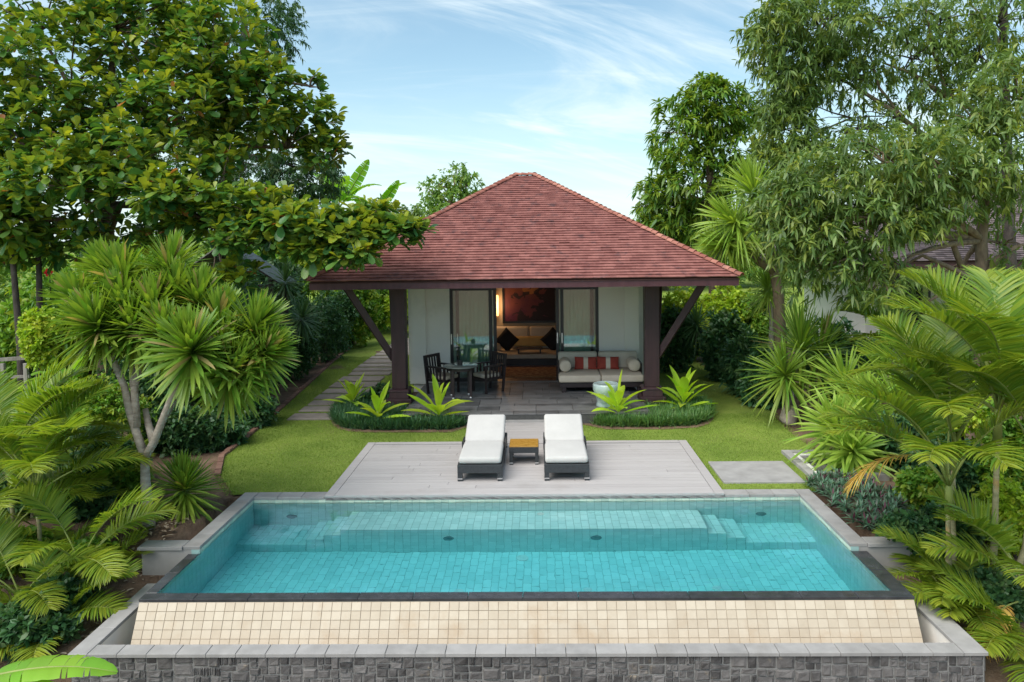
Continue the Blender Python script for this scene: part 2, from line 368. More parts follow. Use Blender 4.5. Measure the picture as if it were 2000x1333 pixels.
surf('bark_tan', (0.16, 0.11, 0.075), (0.33, 0.245, 0.17), 6, 0.92, 1.1, bump=0.6, bscale=22, stretch=(2, 2, .7))
surf('bark_dark', (0.035, 0.027, 0.025), (0.10, 0.08, 0.07), 6, 0.92, 1.1, bump=0.8, bscale=22, stretch=(2, 2, .7))
surf('cane', (0.20, 0.19, 0.09), (0.42, 0.37, 0.22), 3, 0.6, 1.2, stretch=(1, 1, 6), stain=((0.5, 0.27, 0.08), 3.0, 0.56, 0.7, 0.7))
surf('stalk', (0.17, 0.22, 0.05), (0.30, 0.34, 0.09), 4, 0.5, 1.0)
surf('litter', (0.20, 0.13, 0.08), (0.52, 0.42, 0.32), 5, 0.9, 0.6, rnd=1.3)
leafmat('grass', (0.080, 0.130, 0.018), (0.160, 0.220, 0.040), trans=0.25, rough=0.6, spec=0.2, noise=2.2)
leafmat('almond', (0.022, 0.076, 0.026), (0.075, 0.150, 0.026), (0.44, 0.46, 0.04), trans=0.30, rough=0.33, spec=0.5, rare=((0.42, 0.17, 0.06), 0.012))
leafmat('fine_dark', (0.022, 0.065, 0.030), (0.055, 0.115, 0.045), (0.13, 0.19, 0.05), trans=0.25)
leafmat('lance', (0.045, 0.092, 0.030), (0.125, 0.180, 0.048), (0.30, 0.35, 0.07), trans=0.32, rough=0.38)
leafmat('mango', (0.032, 0.095, 0.018), (0.105, 0.185, 0.024), (0.30, 0.37, 0.04), trans=0.32, rough=0.35)
leafmat('far_green', (0.06, 0.14, 0.035), (0.16, 0.24, 0.055), (0.28, 0.34, 0.07), trans=0.3)
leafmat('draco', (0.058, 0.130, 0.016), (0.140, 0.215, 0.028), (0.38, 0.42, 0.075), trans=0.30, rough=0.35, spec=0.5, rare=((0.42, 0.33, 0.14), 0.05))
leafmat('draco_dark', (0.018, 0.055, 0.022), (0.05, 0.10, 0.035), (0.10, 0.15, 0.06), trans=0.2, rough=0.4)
leafmat('yucca', (0.10, 0.19, 0.024), (0.21, 0.29, 0.045), (0.38, 0.42, 0.09), trans=0.30, rough=0.36, spec=0.5)
leafmat('palm', (0.062, 0.130, 0.016), (0.160, 0.215, 0.024), (0.42, 0.38, 0.035), trans=0.34, rough=0.34, spec=0.5)
leafmat('palm_dry', (0.36, 0.20, 0.05), (0.50, 0.36, 0.10), trans=0.25)
leafmat('banana', (0.08, 0.23, 0.022), (0.17, 0.34, 0.03), (0.36, 0.46, 0.06), trans=0.38, rough=0.34, spec=0.5)
leafmat('cordyline', (0.20, 0.37, 0.020), (0.36, 0.50, 0.035), (0.55, 0.60, 0.08), trans=0.35, rough=0.34, spec=0.5)
leafmat('mondo', (0.020, 0.065, 0.032), (0.06, 0.14, 0.06), (0.15, 0.23, 0.10), trans=0.2, rough=0.42)
leafmat('mondo_light', (0.035, 0.10, 0.030), (0.10, 0.19, 0.055), (0.22, 0.29, 0.10), trans=0.2, rough=0.42)
leafmat('oyster', (0.035, 0.09, 0.055), (0.09, 0.16, 0.10), (0.15, 0.05, 0.08), trans=0.15, rough=0.4, rare=((0.14, 0.04, 0.07), 0.16))
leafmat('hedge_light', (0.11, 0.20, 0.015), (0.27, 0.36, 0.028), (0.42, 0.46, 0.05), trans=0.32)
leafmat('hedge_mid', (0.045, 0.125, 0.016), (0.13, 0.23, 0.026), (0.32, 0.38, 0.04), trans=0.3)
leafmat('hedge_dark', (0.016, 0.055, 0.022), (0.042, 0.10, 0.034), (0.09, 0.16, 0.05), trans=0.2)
leafmat('hibiscus', (0.5, 0.02, 0.04), (0.7, 0.04, 0.07), trans=0.3)
surf('lamp_body', (0.10, 0.20, 0.21), (0.20, 0.32, 0.33), 9, 0.3, 0.8, spec=0.5)
# glass and water
m, t, b, out = new_mat('pane_glass')
gl = N_(t, 'ShaderNodeBsdfGlossy'); gl.inputs['Roughness'].default_value = 0.02
tp = N_(t, 'ShaderNodeBsdfTransparent'); tp.inputs[0].default_value = (0.94, 0.985, 0.96, 1)
fr = N_(t, 'ShaderNodeFresnel'); fr.inputs[0].default_value = 1.5
fac = math_(t, 'MULTIPLY_ADD', fr.outputs[0], 1.0, 0.10, clamp=True)
mx = N_(t, 'ShaderNodeMixShader'); t.links.new(fac, mx.inputs[0]); t.links.new(tp.outputs[0], mx.inputs[1]); t.links.new(gl.outputs[0], mx.inputs[2]); t.links.new(mx.outputs[0], out.inputs[0])
m, t, b, out = new_mat('water')
gl = N_(t, 'ShaderNodeBsdfGlossy'); gl.inputs['Roughness'].default_value = 0.0
tp = N_(t, 'ShaderNodeBsdfRefraction'); tp.inputs['IOR'].default_value = 1.33; tp.inputs['Roughness'].default_value = 0.0
fr = N_(t, 'ShaderNodeFresnel'); fr.inputs[0].default_value = 1.33
bn = wnoise(t, 2.6, 3, 0.5); bp = N_(t, 'ShaderNodeBump'); bp.inputs['Strength'].default_value = 0.22; bp.inputs['Distance'].default_value = 0.03
t.links.new(bn, bp.inputs['Height']); t.links.new(bp.outputs[0], gl.inputs['Normal']); t.links.new(bp.outputs[0], fr.inputs['Normal']); t.links.new(bp.outputs[0], tp.inputs['Normal'])
mx = N_(t, 'ShaderNodeMixShader'); t.links.new(fr.outputs[0], mx.inputs[0]); t.links.new(tp.outputs[0], mx.inputs[1]); t.links.new(gl.outputs[0], mx.inputs[2]); t.links.new(mx.outputs[0], out.inputs[0])
va = N_(t, 'ShaderNodeVolumeAbsorption'); va.inputs['Color'].default_value = (0.02, 0.875, 0.96, 1); va.inputs['Density'].default_value = 0.54
t.links.new(va.outputs[0], out.inputs['Volume'])
# ground: bare soil in the garden, meadow grass beyond it
m, t, b, out = new_mat('ground_mix')
ge = N_(t, 'ShaderNodeNewGeometry'); s3 = N_(t, 'ShaderNodeSeparateXYZ'); t.links.new(ge.outputs['Position'], s3.inputs[0])
n1 = wnoise(t, 2.6, 6, 0.65); n2 = wnoise(t, 0.35, 5, 0.6)
soilc = mixc(t, math_(t, 'MULTIPLY_ADD', math_(t, 'SUBTRACT', n1, .5), 2.4, .5), (0.10, 0.065, 0.044), (0.25, 0.17, 0.12))
grsc = mixc(t, math_(t, 'MULTIPLY_ADD', math_(t, 'SUBTRACT', n2, .5), 2.4, .5), (0.12, 0.20, 0.03), (0.26, 0.32, 0.06))
far = math_(t, 'MAXIMUM', math_(t, 'GREATER_THAN', math_(t, 'ADD', s3.outputs[1], math_(t, 'MULTIPLY', n2, 3)), 27.0),
            math_(t, 'GREATER_THAN', math_(t, 'ADD', math_(t, 'ABSOLUTE', math_(t, 'ADD', s3.outputs[0], 0.0)), math_(t, 'MULTIPLY', n2, 2)), 12.5))
t.links.new(mixc(t, far, soilc, grsc), b.inputs['Base Color']); b.inputs['Roughness'].default_value = 0.95; b.inputs['Specular IOR Level'].default_value = 0.1
bp = N_(t, 'ShaderNodeBump'); bp.inputs['Strength'].default_value = 0.8; bp.inputs['Distance'].default_value = 0.04
t.links.new(wnoise(t, 18, 5, .65), bp.inputs['Height']); t.links.new(bp.outputs[0], b.inputs['Normal'])
# painting: an abstract night landscape in orange, violet and black
m, t, b, out = new_mat('painting_canvas')
tcn = N_(t, 'ShaderNodeTexCoord'); mp = N_(t, 'ShaderNodeMapping'); t.links.new(tcn.outputs['Generated'], mp.inputs[0])
s3 = N_(t, 'ShaderNodeSeparateXYZ'); t.links.new(mp.outputs[0], s3.inputs[0])
nz = N_(t, 'ShaderNodeTexNoise'); nz.inputs['Scale'].default_value = 3.5; nz.inputs['Detail'].default_value = 6; t.links.new(mp.outputs[0], nz.inputs[0])
dx = math_(t, 'SUBTRACT', s3.outputs[0], 0.52); dz = math_(t, 'MULTIPLY', math_(t, 'SUBTRACT', s3.outputs[2], 0.70), 1.3)
dd = math_(t, 'SQRT', math_(t, 'ADD', math_(t, 'MULTIPLY', dx, dx), math_(t, 'MULTIPLY', dz, dz)))
base = mixc(t, math_(t, 'MULTIPLY_ADD', s3.outputs[2], 1.2, math_(t, 'MULTIPLY', math_(t, 'SUBTRACT', nz.outputs[0], .5), 1.5)), (0.10, 0.02, 0.06), (0.26, 0.075, 0.04))
base = mixc(t, math_(t, 'LESS_THAN', math_(t, 'ADD', dd, math_(t, 'MULTIPLY', math_(t, 'SUBTRACT', nz.outputs[0], .5), .12)), 0.17), base, (0.50, 0.20, 0.06))
nz2 = N_(t, 'ShaderNodeTexNoise'); nz2.inputs['Scale'].default_value = 5.0; nz2.inputs['Detail'].default_value = 8; nz2.inputs['Distortion'].default_value = 1.2; t.links.new(mp.outputs[0], nz2.inputs[0])
dk = math_(t, 'GREATER_THAN', math_(t, 'ADD', nz2.outputs[0], math_(t, 'MULTIPLY', math_(t, 'SUBTRACT', s3.outputs[0], .4), .22)), math_(t, 'MULTIPLY_ADD', s3.outputs[2], .16, .47))
t.links.new(mixc(t, math_(t, 'MULTIPLY', dk, .9), base, (0.02, 0.014, 0.02)), b.inputs['Base Color']); b.inputs['Roughness'].default_value = 0.6
m, t, b, out = new_mat('lamp_glow')
b.inputs['Base Color'].default_value = (0.8, 0.5, 0.25, 1); b.inputs['Emission Color'].default_value = (1.0, 0.48, 0.16, 1); b.inputs['Emission Strength'].default_value = 2.2

# ------------------------------------------------------------------ levels and outlines of the place
ZCOP, ZWAT, ZDECK, ZTER = 0.03, -0.055, 0.055, 0.22
PXL, PXR, PYF, PYB = -4.145, 3.69, 8.03, 10.85         # water's edge
PXLo, PXRo, PYFo = -4.27, 3.875, 7.89                 # outer edge of the overflow lip
TXL, TXR, TYF = -4.62, 4.24, 7.21                    # outer edge of the catch trough
ZTR = -0.27
DX0, DX1, DY0, DY1 = -3.104, 2.621, 10.83, 13.69       # deck
HX0, HX1, HYF, HYB = -3.05, 2.38, 18.47, 22.6         # house walls
def sstep(a, b, x):
    t = min(1, max(0, (x-a)/(b-a))); return t*t*(3-2*t)
def gz(x, y):
    base = -0.55*(1-sstep(8.4, 9.9, y))-0.75*(1-sstep(6.3, 8.2, y))
    und = 0.03*math.sin(x*1.3+y*.7)*math.sin(y*1.1-x*.4) if (x < -4.6 or x > 4.5) else 0
    return base+und-0.02

# ground sheet, sunk where the pool lies
xs = sorted(set([-1500, -400, -120, -60, -35, -24] + [round(-18+i*.75, 2) for i in range(49)] + [24, 35, 60, 120, 400, 1500] + [TXL+.05, TXL+.10, TXR-.05, TXR-.10]))
ys = sorted(set([-300, -60, -15, 0, 3] + [round(5+i*.5, 2) for i in range(50)] + [32, 36, 42, 50, 70, 120, 300, 1500, 2500] + [TYF+.05, TYF+.10, PYB+.05, PYB+.10]))
mb = MB()
for y in ys:
    for x in xs:
        z = gz(x, y)
        if TXL+.07 < x < TXR-.07 and TYF+.07 < y < PYB+.07: z = -1.7
        mb.v.append((x, y, z))
nx = len(xs)
for j in range(len(ys)-1):
    for i in range(nx-1):
        mb.f.append((j*nx+i, j*nx+i+1, (j+1)*nx+i+1, (j+1)*nx+i)); mb.mi.append(0)
GR = mb.build('ground', 'ground_mix', smooth=True); tag(GR, 'brown garden soil running out into meadow grass', 'ground', kind='structure')

def sheet(name, pts, z, mat, label, cat, zfun=None):
    bm = bmesh.new(); vsx = [bm.verts.new((p[0], p[1], z)) for p in pts]; f = bm.faces.new(vsx)
    if f.normal.z < 0: f.normal_flip()
    bmesh.ops.triangulate(bm, faces=[f]); me = bpy.data.meshes.new(name); bm.to_mesh(me); bm.free(); me.materials.append(mk(mat))
    return tag(link(name, me), label, cat, kind='structure')
def inpoly(x, y, poly):
    c = np.zeros(len(x), bool); n = len(poly); j = n-1
    for i in range(n):
        xi, yi = poly[i]; xj, yj = poly[j]
        c ^= ((yi > y) != (yj > y)) & (x < (xj-xi)*(y-yi)/((yj-yi) or 1e-9)+xi); j = i
    return c
def gpl(pts, z=0.0): return [tuple(gp(px, py, z)[:2]) for px, py in pts]
def smooth_poly(p, it=2):
    for _ in range(it):
        q = []
        for i in range(len(p)):
            a, b = p[i], p[(i+1) % len(p)]
            q += [(a[0]*.75+b[0]*.25, a[1]*.75+b[1]*.25), (a[0]*.25+b[0]*.75, a[1]*.25+b[1]*.75)]
        p = q
    return p
left_edge = gpl([(455, 968), (432, 930), (440, 893), (490, 853), (545, 806), (600, 756), (655, 705), (705, 665)])
right_edge = gpl([(1325, 690), (1375, 716), (1440, 752), (1492, 790), (1535, 838), (1590, 880), (1610, 930), (1590, 954)])
LAWN = left_edge + [(-5.6, 30), (-3.2, 30), (-3.05, 17), (2.5, 17), (2.9, 24.5)] + right_edge + [(3.9, 11.07), (-4.3, 11.07)]
sheet('lawn', LAWN, 0.004, 'lawn_soil', 'short green lawn around the deck and pavilion', 'lawn')
# grass blades
BEDL = smooth_poly(gpl([(645, 822), (655, 800), (700, 786), (770, 780), (800, 800), (915, 806), (915, 846), (780, 846), (690, 846), (655, 838)]), 1)
BEDR = smooth_poly(gpl([(1130, 800), (1260, 796), (1275, 776), (1345, 774), (1392, 800), (1395, 826), (1350, 840), (1130, 840)]), 1)
def strew(n, x0, x1, y0, y1, inside, outside=()):
    x = rng.uniform(x0, x1, n); y = rng.uniform(y0, y1, n); k = inpoly(x, y, inside)
    for p in outside: k &= ~inpoly(x, y, p)
    return np.stack([x[k], y[k]], 1)
rect = lambda a, b, c, d: [(a, c), (b, c), (b, d), (a, d)]
SLABR = rect(2.74, 3.95, *sorted((gp(1460, 946)[1], gp(1460, 905)[1])))
excl = [rect(DX0, DX1, DY0, DY1), BEDL, BEDR, rect(-2.8, 2.2, 15.1, 30), rect(-1.25, .8, 13.5, 15.4), SLABR]
PATHX0, PATHX1 = -5.25, -4.12
slabs = []; yy = 15.62
for i in range(18):
    d = R.choice([.42, .46, .50, .62]); slabs.append((PATHX0+R.uniform(-.05, .05), PATHX1+R.uniform(-.03, .03), yy, yy+d)); yy += d+R.uniform(.19, .26)
gpts = [strew(230000, -6.2, 6.5, 11.0, 15.9, LAWN, excl), strew(50000, -6.8, 4.6, 15.9, 27, LAWN, excl+[rect(*s) for s in slabs]), strew(50000, -6.3, -3.9, 15.6, 24, LAWN, excl+[rect(*s) for s in slabs])]
gxy = np.concatenate(gpts); n = len(gxy)
P = np.column_stack([gxy, np.full(n, .003)])
D = unit(np.column_stack([rng.normal(0, .55, n), rng.normal(0, .55, n), np.ones(n)]))
lf = Leafs().add(P, D, rng.uniform(.018, .042, n), rng.uniform(.006, .011, n), 0.3, ((0, 1), (1, 0)))
# longer tufts along kerbs and edges
def along(a, c, n, w):
    t = rng.uniform(0, 1, n); a, c = np.array(a), np.array(c); d = c-a; nv = np.array([-d[1], d[0]])/np.linalg.norm(d)
    return a+d*t[:, None]+nv*(w*rng.uniform(0, 1, n))[:, None]
ed_ = [along((DX0, DY1), (DX0, DY0+.2), 500, -.05), along((DX1, DY0+.2), (DX1, DY1), 500, -.05), along((DX0, DY1), (-1.2, DY1), 350, .05), along((.8, DY1), (DX1, DY1), 350, .05)]
for poly in (BEDL, BEDR):
    for a, c in zip(poly, poly[1:]+poly[:1]): ed_.append(along(a, c, 40, -.06)); ed_.append(along(a, c, 40, .04))
for a, c in zip(LAWN, LAWN[1:]):
    if np.hypot(a[0]-c[0], a[1]-c[1]) < 4: ed_.append(along(a, c, 260, .10)); ed_.append(along(a, c, 160, -.10))
exy = np.concatenate(ed_); n = len(exy); P = np.column_stack([exy, np.full(n, .003)])
D = unit(np.column_stack([rng.normal(0, .6, n), rng.normal(0, .6, n), np.ones(n)]))
lf.add(P, D, rng.uniform(.03, .085, n), rng.uniform(.006, .011, n), 0.4, ((0, 1), (1, 0)))
tag(lf.build('grass_blades', 'grass'), 'mown green grass blades of the lawn', 'grass', kind='stuff')

# ------------------------------------------------------------------ swimming pool
POOL = thing('swimming_pool', 'turquoise tiled swimming pool with overflow edge and underwater ledges', 'swimming pool', (0, 9.6, 0))
ZFL = -1.20
b = MB()                                             # shell: floor and walls
b.box(PXLo, PXRo, PYFo+.02, PYB+.3, ZFL-.3, ZFL-.003)
YC = 9.08                                            # side copings stop here, the overflow lip begins
for y0_, y1_, zt_ in ((PYF+.06, YC, -.085), (YC+.001, PYB+.2, -.012)):
    b.box(PXL-.10, PXL-.003, y0_, y1_, ZFL-.003, zt_); b.box(PXR+.003, PXR+.10, y0_, y1_, ZFL-.003, zt_)
b.box(PXL-.003, PXR+.003, PYB+.003, PYB+.3, ZFL-.003, -.012)
b.box(PXL-.003, PXR+.003, PYFo+.03, PYF-.003, ZFL-.003, -.10)
b.build('basin', 'pool_grout', POOL)
# ledge and steps (apparent depths)
ledges = []
def gx(px, py, z): return gp(px, py, z)
LY = wp(1050, 1078, ZFL).y                          # common front plane of the ledges
def lx(px, py, z): return wp(px, py, z).x
zc, z1, z2, z3 = -.45, -.64, -.80, -.97
xa = [PXL-.005, lx(597, 1055, z2), lx(632, 1046, z1), lx(664, 1036, zc), lx(1382, 1030, zc), lx(1418, 1040, z1), lx(1455, 1048, z2), PXR+.005]
tops = [z3, z2, z1, zc, z1, z2, z3]
b = MB()
for i in range(7):
    b.box(xa[i], xa[i+1], LY+.003, PYB+.02, ZFL-.02, tops[i]-.003)
b.build('ledge', 'pool_grout', POOL)
TP = tile_mesh('pool_tile', 'pool_tile', .02, .3); TPP = tile_mesh('pool_tile_pale', 'pool_tile_pale', .02, .3)
cand = []                                            # (priority, mesh, loc, scale, rot)
def lay(x0, x1, y0, y1, z, tw, td, me, pr):          # tiles on a level surface, running bond
    nx_ = max(1, round((x1-x0)/tw)); tw = (x1-x0)/nx_
    for i in range(nx_):
        y = y0-(.5*td if i % 2 else 0)-R.uniform(0, .2)*td
        while y < y1-.01:
            a, c = max(y, y0), min(y+td, y1); y += td
            if c-a < .03: continue
            cand.append((pr/((a+c)/2), me, (x0+(i+.5)*tw, (a+c)/2, z-.012), (tw-.0055, c-a-.0055, .012+R.uniform(-.001, .001)), None))
lay(PXL, PXR, PYF, LY, ZFL, .10, .20, TP, 10)
for i in range(7): lay(xa[i]+.002, xa[i+1]-.002, LY+.002, PYB, tops[i], .105, .21, TP, 8)
RX = Matrix.Rotation(rad(90), 4, 'X'); RYm = Matrix.Rotation(rad(90), 4, 'Y'); RYp = Matrix.Rotation(rad(-90), 4, 'Y')
def lay_wall(u0, u1, z0, z1, fix, axis, me, pr, tw=.105, th=.105):
    nu = max(1, round((u1-u0)/tw)); tw = (u1-u0)/nu; nz_ = max(1, round((z1-z0)/th)); th = (z1-z0)/nz_
    for i in range(nu):
        for j in range(nz_):
            u = u0+(i+.5)*tw; z = z0+(j+.5)*th
            mm = TPP if (me is None and j == nz_-1) else (me or TP)
            if axis == 'back': cand.append((pr, mm, (u, fix+.012, z), (tw-.004, th-.004, .012), RX))
            elif axis == 'L': cand.append((pr/u, mm, (fix-.012, u, z), (th-.004, tw-.004, .012), RYm))
            elif axis == 'R': cand.append((pr/u, mm, (fix+.012, u, z), (th-.004, tw-.004, .012), RYp))
lay_wall(PXL, PXR, z3, -.012, PYB, 'back', None, .3)
for i in range(7): lay_wall(xa[i]+.002, xa[i+1]-.002, ZFL, tops[i]-.004, LY, 'back', TP, .2)
for y0_, y1_, zt_ in ((PYF, YC-.001, -.086), (YC, PYB, -.012)):
    lay_wall(y0_, y1_, ZFL, zt_, PXL, 'L', None, 2); lay_wall(y0_, y1_, ZFL, zt_, PXR, 'R', None, 2)
def emit_pieces(parent, name, cand, mats, limit=300, stuffname=None):
    cand.sort(key=lambda c: -c[0])
    for c in cand[:limit]: piece(name, c[1], parent, c[2], c[3], c[4])
    rest = cand[limit:]
    bym = {}
    for c in rest: bym.setdefault(c[1].name, []).append(c)
    for k, cs in bym.items():
        me = cs[0][1]; V0 = np.array([v.co[:] for v in me.vertices]); F0 = [tuple(p.vertices) for p in me.polygons]
        L_ = Leafs(); Vs = []
        for c in cs:
            v = V0*np.array(c[3])
            if c[4] is not None:
                r = c[4] if isinstance(c[4], Matrix) else Euler(c[4]).to_matrix()
                v = v @ np.array(r.to_3x3()).T
            Vs.append(v+np.array(c[2]))
        L_.raw(np.stack(Vs), F0, np.zeros(len(cs)), len(cs), len(V0))
        tag(L_.build(stuffname or name+'s', me.materials[0], parent, True, False), kind='stuff')
emit_pieces(POOL, 'tile', cand, None, 300, 'small_tiles')
# lamps in the walls, drains in the floor
def disc(parent, name, c, r, rot, mats=('steel', 'white_pebble'), th=.02):
    me = MB().lathe([(r*.62, 0), (r, 0), (r, th*.6), (r*.86, th), (r*.74, th*.9), (r*.6, th*.5), (r*.0+.001, th*.5)], 20).mesh(name, mats[0], True)
    return piece(name, me, parent, c, (1, 1, 1), rot)
for px, py, z in ((878, 1046, 0), (1163, 1043, 0)):
    p = wp(px, py, -.75); p.y = LY-.002; p.z = zc-.30; disc(POOL, 'pool_lamp', p, .075, RX, ('lamp_body',))
for px, py in ((563, 1016), (1490, 1008)):
    p = wp(px, py, -.6); p.y = PYB-.002; p.z = -.62; disc(POOL, 'pool_lamp', p, .075, RX, ('lamp_body',))
for px, py, r in ((1020, 1091, .085), (650, 1156, .055), (897, 1155, .055), (1148, 1152, .055), (1400, 1149, .055)):
    p = wp(px, py, ZFL); disc(POOL, 'drain', (p.x, max(p.y, PYF+.08), ZFL+.002), r, None, ('white_pebble',), .012)
p = wp(1055, 991, tops[3]); disc(POOL, 'drain', (p.x, PYB-.12, tops[3]+.002), .05, None, ('white_pebble',), .012)
# copings
CP = tile_mesh('coping_slab', 'coping', .012, .12)
def run(parent, name, me, x0, x1, y0, y1, z, th, along, L=.45):
    a0, a1 = (x0, x1) if along == 'x' else (y0, y1); k = max(1, round((a1-a0)/L)); s_ = (a1-a0)/k
    for i in range(k):
        c = a0+(i+.5)*s_
        if along == 'x': piece(name, me, parent, (c, (y0+y1)/2, z-th), (s_-.005, y1-y0, th))
        else: piece(name, me, parent, ((x0+x1)/2, c, z-th), (x1-x0, s_-.005, th))
b = MB()
for q_ in ((PXL-.19, PXL-.102, YC+.182, PYB+.19, -.9, ZCOP-.042), (PXR+.102, PXR+.19, YC+.182, PYB+.19, -.9, ZCOP-.042), (-4.86, PXL-.104, YC+.01, YC+.18, -1.3, ZCOP-.042), (PXR+.104, 4.75, YC+.01, YC+.18, -1.3, ZCOP-.042)):
    MB().box(*q_).build('kerb_wall', 'render_grey', POOL)
run(POOL, 'coping_slab', CP, PXL-.20, PXL+.005, YC, PYB+.21, ZCOP, .04, 'y', .42)
run(POOL, 'coping_slab', CP, PXR-.005, PXR+.20, YC, PYB+.21, ZCOP, .04, 'y', .42)
run(POOL, 'coping_slab', CP, PXL+.01, DX0-.003, PYB-.01, PYB+.21, ZCOP, .04, 'x', .38)
run(POOL, 'coping_slab', CP, DX1+.003, PXR-.01, PYB-.01, PYB+.21, ZCOP, .04, 'x', .38)
run(POOL, 'coping_slab', CP, DX0+.003, DX1-.003, PYB-.012, PYB+.05, ZCOP-.01, .04, 'x', .42)
run(POOL, 'coping_slab', CP, -4.90, PXL-.205, YC-.02, YC+.2, ZCOP, .04, 'x', .55)
run(POOL, 'coping_slab', CP, PXR+.205, 4.8, YC-.02, YC+.2, ZCOP, .04, 'x', .55)
# overflow lip of dark granite
LP = tile_mesh('lip_slab', 'wet_granite', .01, .1)
run(POOL, 'lip_slab', LP, PXLo, PXRo, PYFo, PYF, ZWAT+.004, .03, 'x', .60)
run(POOL, 'lip_slab', LP, PXLo, PXL, PYF+.002, YC-.022, ZWAT+.004, .03, 'y', .5)
run(POOL, 'lip_slab', LP, PXR, PXRo, PYF+.002, YC-.022, ZWAT+.004, .03, 'y', .5)
for q_ in ((PXLo+.01, PXL-.102, PYF+.03, YC, -1.2, ZWAT-.03), (PXR+.102, PXRo-.01, PYF+.03, YC, -1.2, ZWAT-.03)): MB().box(*q_).build('side_wall', 'render_grey', POOL)
# water body
b = MB(); b.box(PXL-.010, PXR+.010, PYF-.008, PYB+.011, ZFL-.010, ZWAT)
wt = b.build('water', 'water'); tag(wt, 'clear turquoise water filling the pool', 'water', kind='structure')
# sloping front face with cream tiles
ya, za, yb, zb = PYFo-.01, ZWAT-.028, 7.62, -.54
SL = thing('overflow_wall', 'sloping overflow wall of small cream stone tiles below the pool edge', 'wall', (0, 7.9, -.6))
ln = math.hypot(ya-yb, za-zb); ang = math.atan2(za-zb, ya-yb)
RS = Matrix.Rotation(ang, 4, 'X')
nn = Vector((0, -math.sin(ang), math.cos(ang)))
b = MB(); b.hexa([(PXLo+.01, yb+.015, -1.2), (PXRo-.01, yb+.015, -1.2), (PXRo-.01, PYF-.02, -1.2), (PXLo+.01, PYF-.02, -1.2), (PXLo+.01, yb+.010, zb-.01), (PXRo-.01, yb+.010, zb-.01), (PXRo-.01, PYF-.02, za-.02), (PXLo+.01, PYF-.02, za-.02)])
# seat the sloping body under the tiles
b = MB()
for s0, s1 in ((PXLo+.01, PXRo-.01),):
    p = [(s0, yb, -1.2), (s1, yb, -1.2), (s1, PYF-.02, -1.2), (s0, PYF-.02, -1.2)]
    q = [Vector((s0, yb, zb))-nn*.005, Vector((s1, yb, zb))-nn*.005, Vector((s1, ya+.005, za))-nn*.005, Vector((s0, ya+.005, za))-nn*.005]
    b.hexa(p+q)
b.build('backing', 'grout', SL)
CT = tile_mesh('cream_tile', 'cream_tile', .025, .25)
cand = []; ncol = 79; tw = (PXRo-PXLo-.02)/ncol; nrow = 6; th = ln/nrow
for r in range(nrow):
    for c in range(ncol):
        d = (r+.5)*th; ctr = Vector((PXLo+.01+(c+.5)*tw, ya-math.cos(ang)*d, za-math.sin(ang)*d))-nn*.014
        cand.append((10-r+.001*R.random(), CT, ctr, (tw-.003, th-.003, .014+R.uniform(-.0015, .0015)), RS))
emit_pieces(SL, 'tile', cand, None, 300, 'small_tiles')
# catch trough: stone-faced wall, slab coping, dark water
TR = thing('catch_trough', 'low trough wall faced with dark split stone below the pool', 'wall', (0, 7.4, -1.4))
b = MB()
b.box(TXL+.02, TXR-.02, TYF+.03, TYF+.17, -1.7, ZTR-.035)
b.box(TXL+.02, TXL+.16, TYF+.17, 8.75, -1.7, ZTR-.035); b.box(TXR-.20, TXR-.02, TYF+.17, 8.75, -1.7, ZTR-.035)
b.build('core', 'mortar', TR)
b = MB(); b.box(TXR-.215, TXR-.2, TYF+.172, 8.75, -1.2, ZTR-.037); b.box(TXL+.16, TXL+.17, TYF+.172, 8.75, -1.2, ZTR-.037)
b.box(TXL+.17, TXR-.215, TYF+.17, TYF+.18, -1.2, ZTR-.037)
b.build('lining', 'plaster', TR)
for q_ in ((TXL+.16, TXR-.2, TYF+.17, yb+.02, -1.0, -.62), (TXL+.16, PXLo+.005, yb+.021, 8.7, -1.0, -.62), (PXRo-.005, TXR-.2, yb+.021, 8.7, -1.0, -.62)): MB().box(*q_).build('trough_floor', 'bark_dark', TR)
CP2 = tile_mesh('trough_coping', 'coping', .012, .12)
run(TR, 'coping_slab', CP2, TXL+.19, TXR-.23, TYF, TYF+.18, ZTR, .035, 'x', .295)
run(TR, 'coping_slab', CP2, TXL, TXL+.187, TYF, 8.75, ZTR, .035, 'y', .5); run(TR, 'coping_slab', CP2, TXR-.226, TXR, TYF, 8.75, ZTR, .035, 'y', .5)
# split stones: random ashlar by recursive division
def rocky(seed):
    r2 = random.Random(seed); m = MB(); h = .5
    m.v = [(-h, -h, 0), (h, -h, 0), (h, h, 0), (-h, h, 0)]
    q = [(-h+r2.uniform(0, .06), -h+r2.uniform(0, .06)), (h-r2.uniform(0, .06), -h+r2.uniform(0, .06)), (h-r2.uniform(0, .06), h-r2.uniform(0, .06)), (-h+r2.uniform(0, .06), h-r2.uniform(0, .06))]
    m.v += [(a, b_, .72+r2.uniform(-.12, .12)) for a, b_ in q]
    m.v += [(a*.72+r2.uniform(-.06, .06), b_*.72+r2.uniform(-.06, .06), 1+r2.uniform(-.2, .15)) for a, b_ in q]
    for r_ in (0, 4):
        for k in range(4): m.f.append((r_+k, r_+(k+1) % 4, r_+4+(k+1) % 4, r_+4+k))
    m.f += [(8, 9, 10), (8, 10, 11)]; m.mi = [0]*len(m.f); return m.mesh('stone', 'wall_stone')
ROCK = [rocky(i) for i in range(6)]
cells = []
